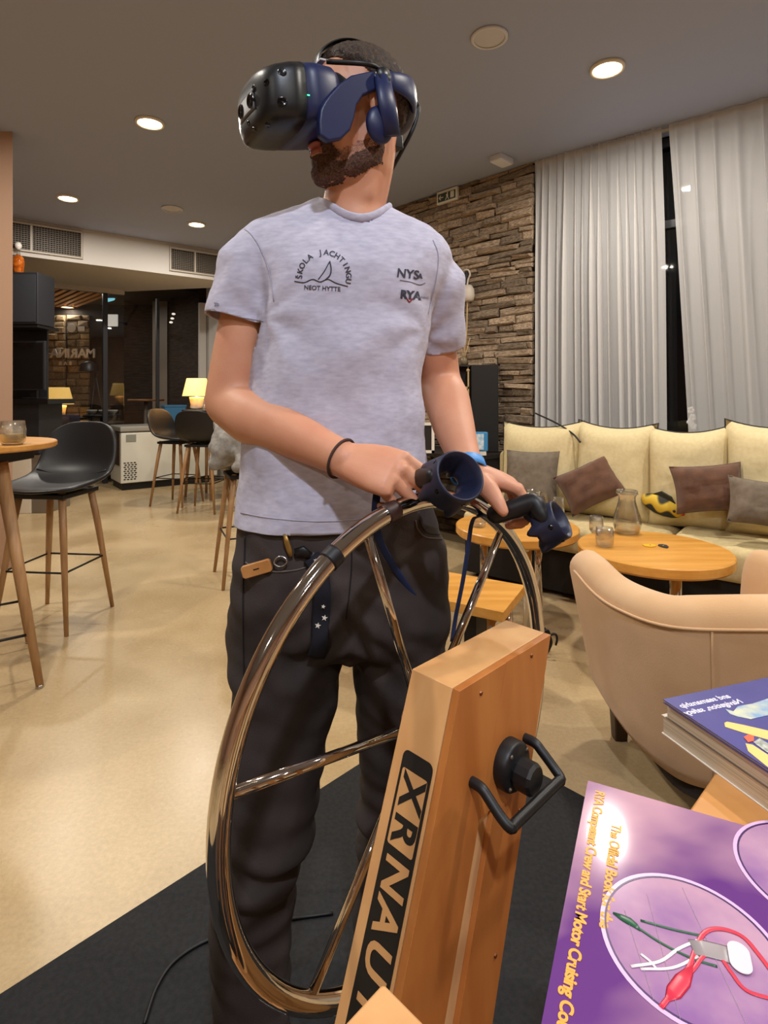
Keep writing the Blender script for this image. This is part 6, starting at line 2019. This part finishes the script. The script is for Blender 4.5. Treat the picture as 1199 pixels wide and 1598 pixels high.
# earphone on each side: arm hanging from the pivot and ear pad
e0, e1, e2 = HL(596, 118, 0.1), HL(604, 165, 0.1), HL(612, 212, 0.1)
for s_ in (1, -1):
    obj('earphone_arm', g_tube([H(q.x, s_ * 0.101, q.z) for q in (e0, e1, e2)], [0.015, 0.0185, 0.0165], 14, flat=0.42, up=hf), M_vr, hs, True)
    ep = HL(592, 196, 0.088)
    obj('ear_pad', g_ell(H(ep.x, s_ * 0.090, ep.z), (0.029, 0.013, 0.034), HR, 20, 12), M_vr, hs, True)
    obj('pivot', g_lathe([(0, 0.012), (0.012, 0.012), (0.014, 0.006), (0.014, 0), (0, 0)], 20, axis=hl * s_, origin=H(pv.x, s_ * 0.094, pv.z)), M_vrd, hs, True)
# rear lower flap of the cradle
fl = [HL(x, y, 0.03) for x, y in ((606, 215), (622, 214), (624, 236), (608, 232))]
obj('cradle_flap', g_loft([[H(q.x, 0.02, q.z) for q in fl], [H(q.x, 0.045, q.z) for q in fl]]), M_vrd, hs, bevel=0.002)
# top strap over the crown
sp = smooth_path([H(0.088, 0.0, 0.05), H(0.075, 0, 0.096), H(0.04, 0, 0.124), H(-0.005, 0, 0.1335), H(-0.055, 0, 0.118), H(-0.095, 0, 0.075), H(-0.112, 0, 0.03), H(pv.x - 0.105, 0, rearz)], 6)
obj('top_strap', g_tube(sp, 0.016, 10, flat=0.16, up=hl), M_vrd, hs, True)
s0 = HL(470, 112, 0.05)
obj('strap_buckle', g_box(0.012, 0.022, 0.004, H(0.098, 0.052, 0.056), HR), mat('buckle_pale', (190, 188, 190), 0.3), hs, bevel=0.001)
# cable: along the right of the strap to the back, then down behind the shoulder
cbl = smooth_path([H(0.09, 0.06, 0.055), H(0.02, 0.098, pv.z + 0.016), W(604, 118, 0.99), W(628, 138, 1.04), W(650, 160, 1.08), W(652, 178, 1.085), W(643, 205, 1.085), W(625, 240, 1.09), W(608, 272, 1.10), W(600, 300, 1.13), W(598, 360, 1.19), W(590, 520, 1.20), W(585, 800, 1.22), V((0.02, 1.35, 0.2)), V((0.1, 1.45, 0.03))], 7)
obj('cable', g_tube(cbl, 0.0042, 8), M_black, hs, True)

# ------------------------------------------------------------------ controllers
def controller(label, c, axis, grip0, grip1, strap, notch=5, k_=1.0):
    """hand controller: flared ring head with a hole, neck and round grip"""
    c, axis = V(c), V(axis).normalized()
    t = thing('hand_controller', label, 'controller', c, 0, 'virtual reality hand controllers')
    g0, g1 = V(grip0), V(grip1)
    gd = (g1 - g0).normalized()
    u = (gd - axis * gd.dot(axis)).normalized()           # towards the head, in the ring plane
    w = axis.cross(u)
    n = 60
    rings = []
    prof = [(0.0345, 0.0010), (0.0362, 0.0016), (0.0378, -0.001), (0.0385, -0.012), (0.0400, -0.026), (0.0400, -0.040), (0.0380, -0.047), (0.030, -0.048), (0.020, -0.044), (0.0165, -0.036), (0.0190, -0.028), (0.0300, -0.010)]
    for j in range(n):
        a = 2 * PI * j / n
        lobe = max(0.0, math.cos(notch * a + 0.5)) ** 1.5
        row = []
        for (r, h) in prof:
            k = min(1.0, max(0.0, (-h - 0.012) / 0.03))
            r2 = r + 0.006 * k * lobe * (1 if r > 0.0325 else 0)
            h2 = h - 0.014 * k * lobe
            row.append(c + axis * (h2 * k_) + (u * math.cos(a) + w * math.sin(a)) * (r2 * k_))
        rings.append(row)
    obj('ring_head', g_loft(rings, closed=True), M_ctl, t, True)
    neck = c - (axis * 0.022 + u * 0.034) * k_
    obj('grip', g_limb(smooth_path([g0, between(g0, g1, 0.5), g1, between(g1, neck, 0.6), neck], 4), [0.0150] * 4 + [0.0158] * 4 + [0.0160, 0.0158, 0.0155, 0.015, 0.0145] + [0.014, 0.0135, 0.013, 0.012], 14, 0.85), M_black, t, True)
    for a in (0.3, 1.4, 2.6, 3.8, 5.0):
        d_ = (u * math.cos(a) + w * math.sin(a))
        obj('sensor', g_lathe([(0, 0.001), (0.003, 0.0012), (0.0042, 0.0)], 12, axis=d_, origin=c + (axis * -0.015 + d_ * 0.0385) * k_), M_lensb, t, True)
    if strap:
        obj('wrist_strap', g_tube(smooth_path(strap, 6), 0.006, 8, flat=0.2, up=(1, 0, 0)), M_navy, t, True)
    return t
cR = W(719, 742, 0.795)
gR0 = WRr + dR * 0.052 - bR * 0.034
gR1 = WRr + dR * 0.108 - bR * 0.030 + sR * 0.02
controller('blue ring-headed controller in the right fist above the wheel rim', cR, (0.37, -0.81, 0.45), gR0, gR1,
           [gR0, W(586, 800, 0.86), W(592, 840, 0.885), W(612, 880, 0.90), W(648, 935, 0.93)])
cL = W(876, 810, 0.885)
gL0 = W(774, 803, 0.905)
gL1 = W(832, 785, 0.890)
controller('blue ring-headed controller in the left hand, further right', cL, (0.75, -0.42, 0.50), gL0, gL1,
           [gL0, W(748, 806, 0.96), W(737, 815, 0.97), W(730, 860, 0.975), W(722, 910, 0.98), W(712, 960, 0.985), W(706, 1000, 0.99)], k_=0.82)
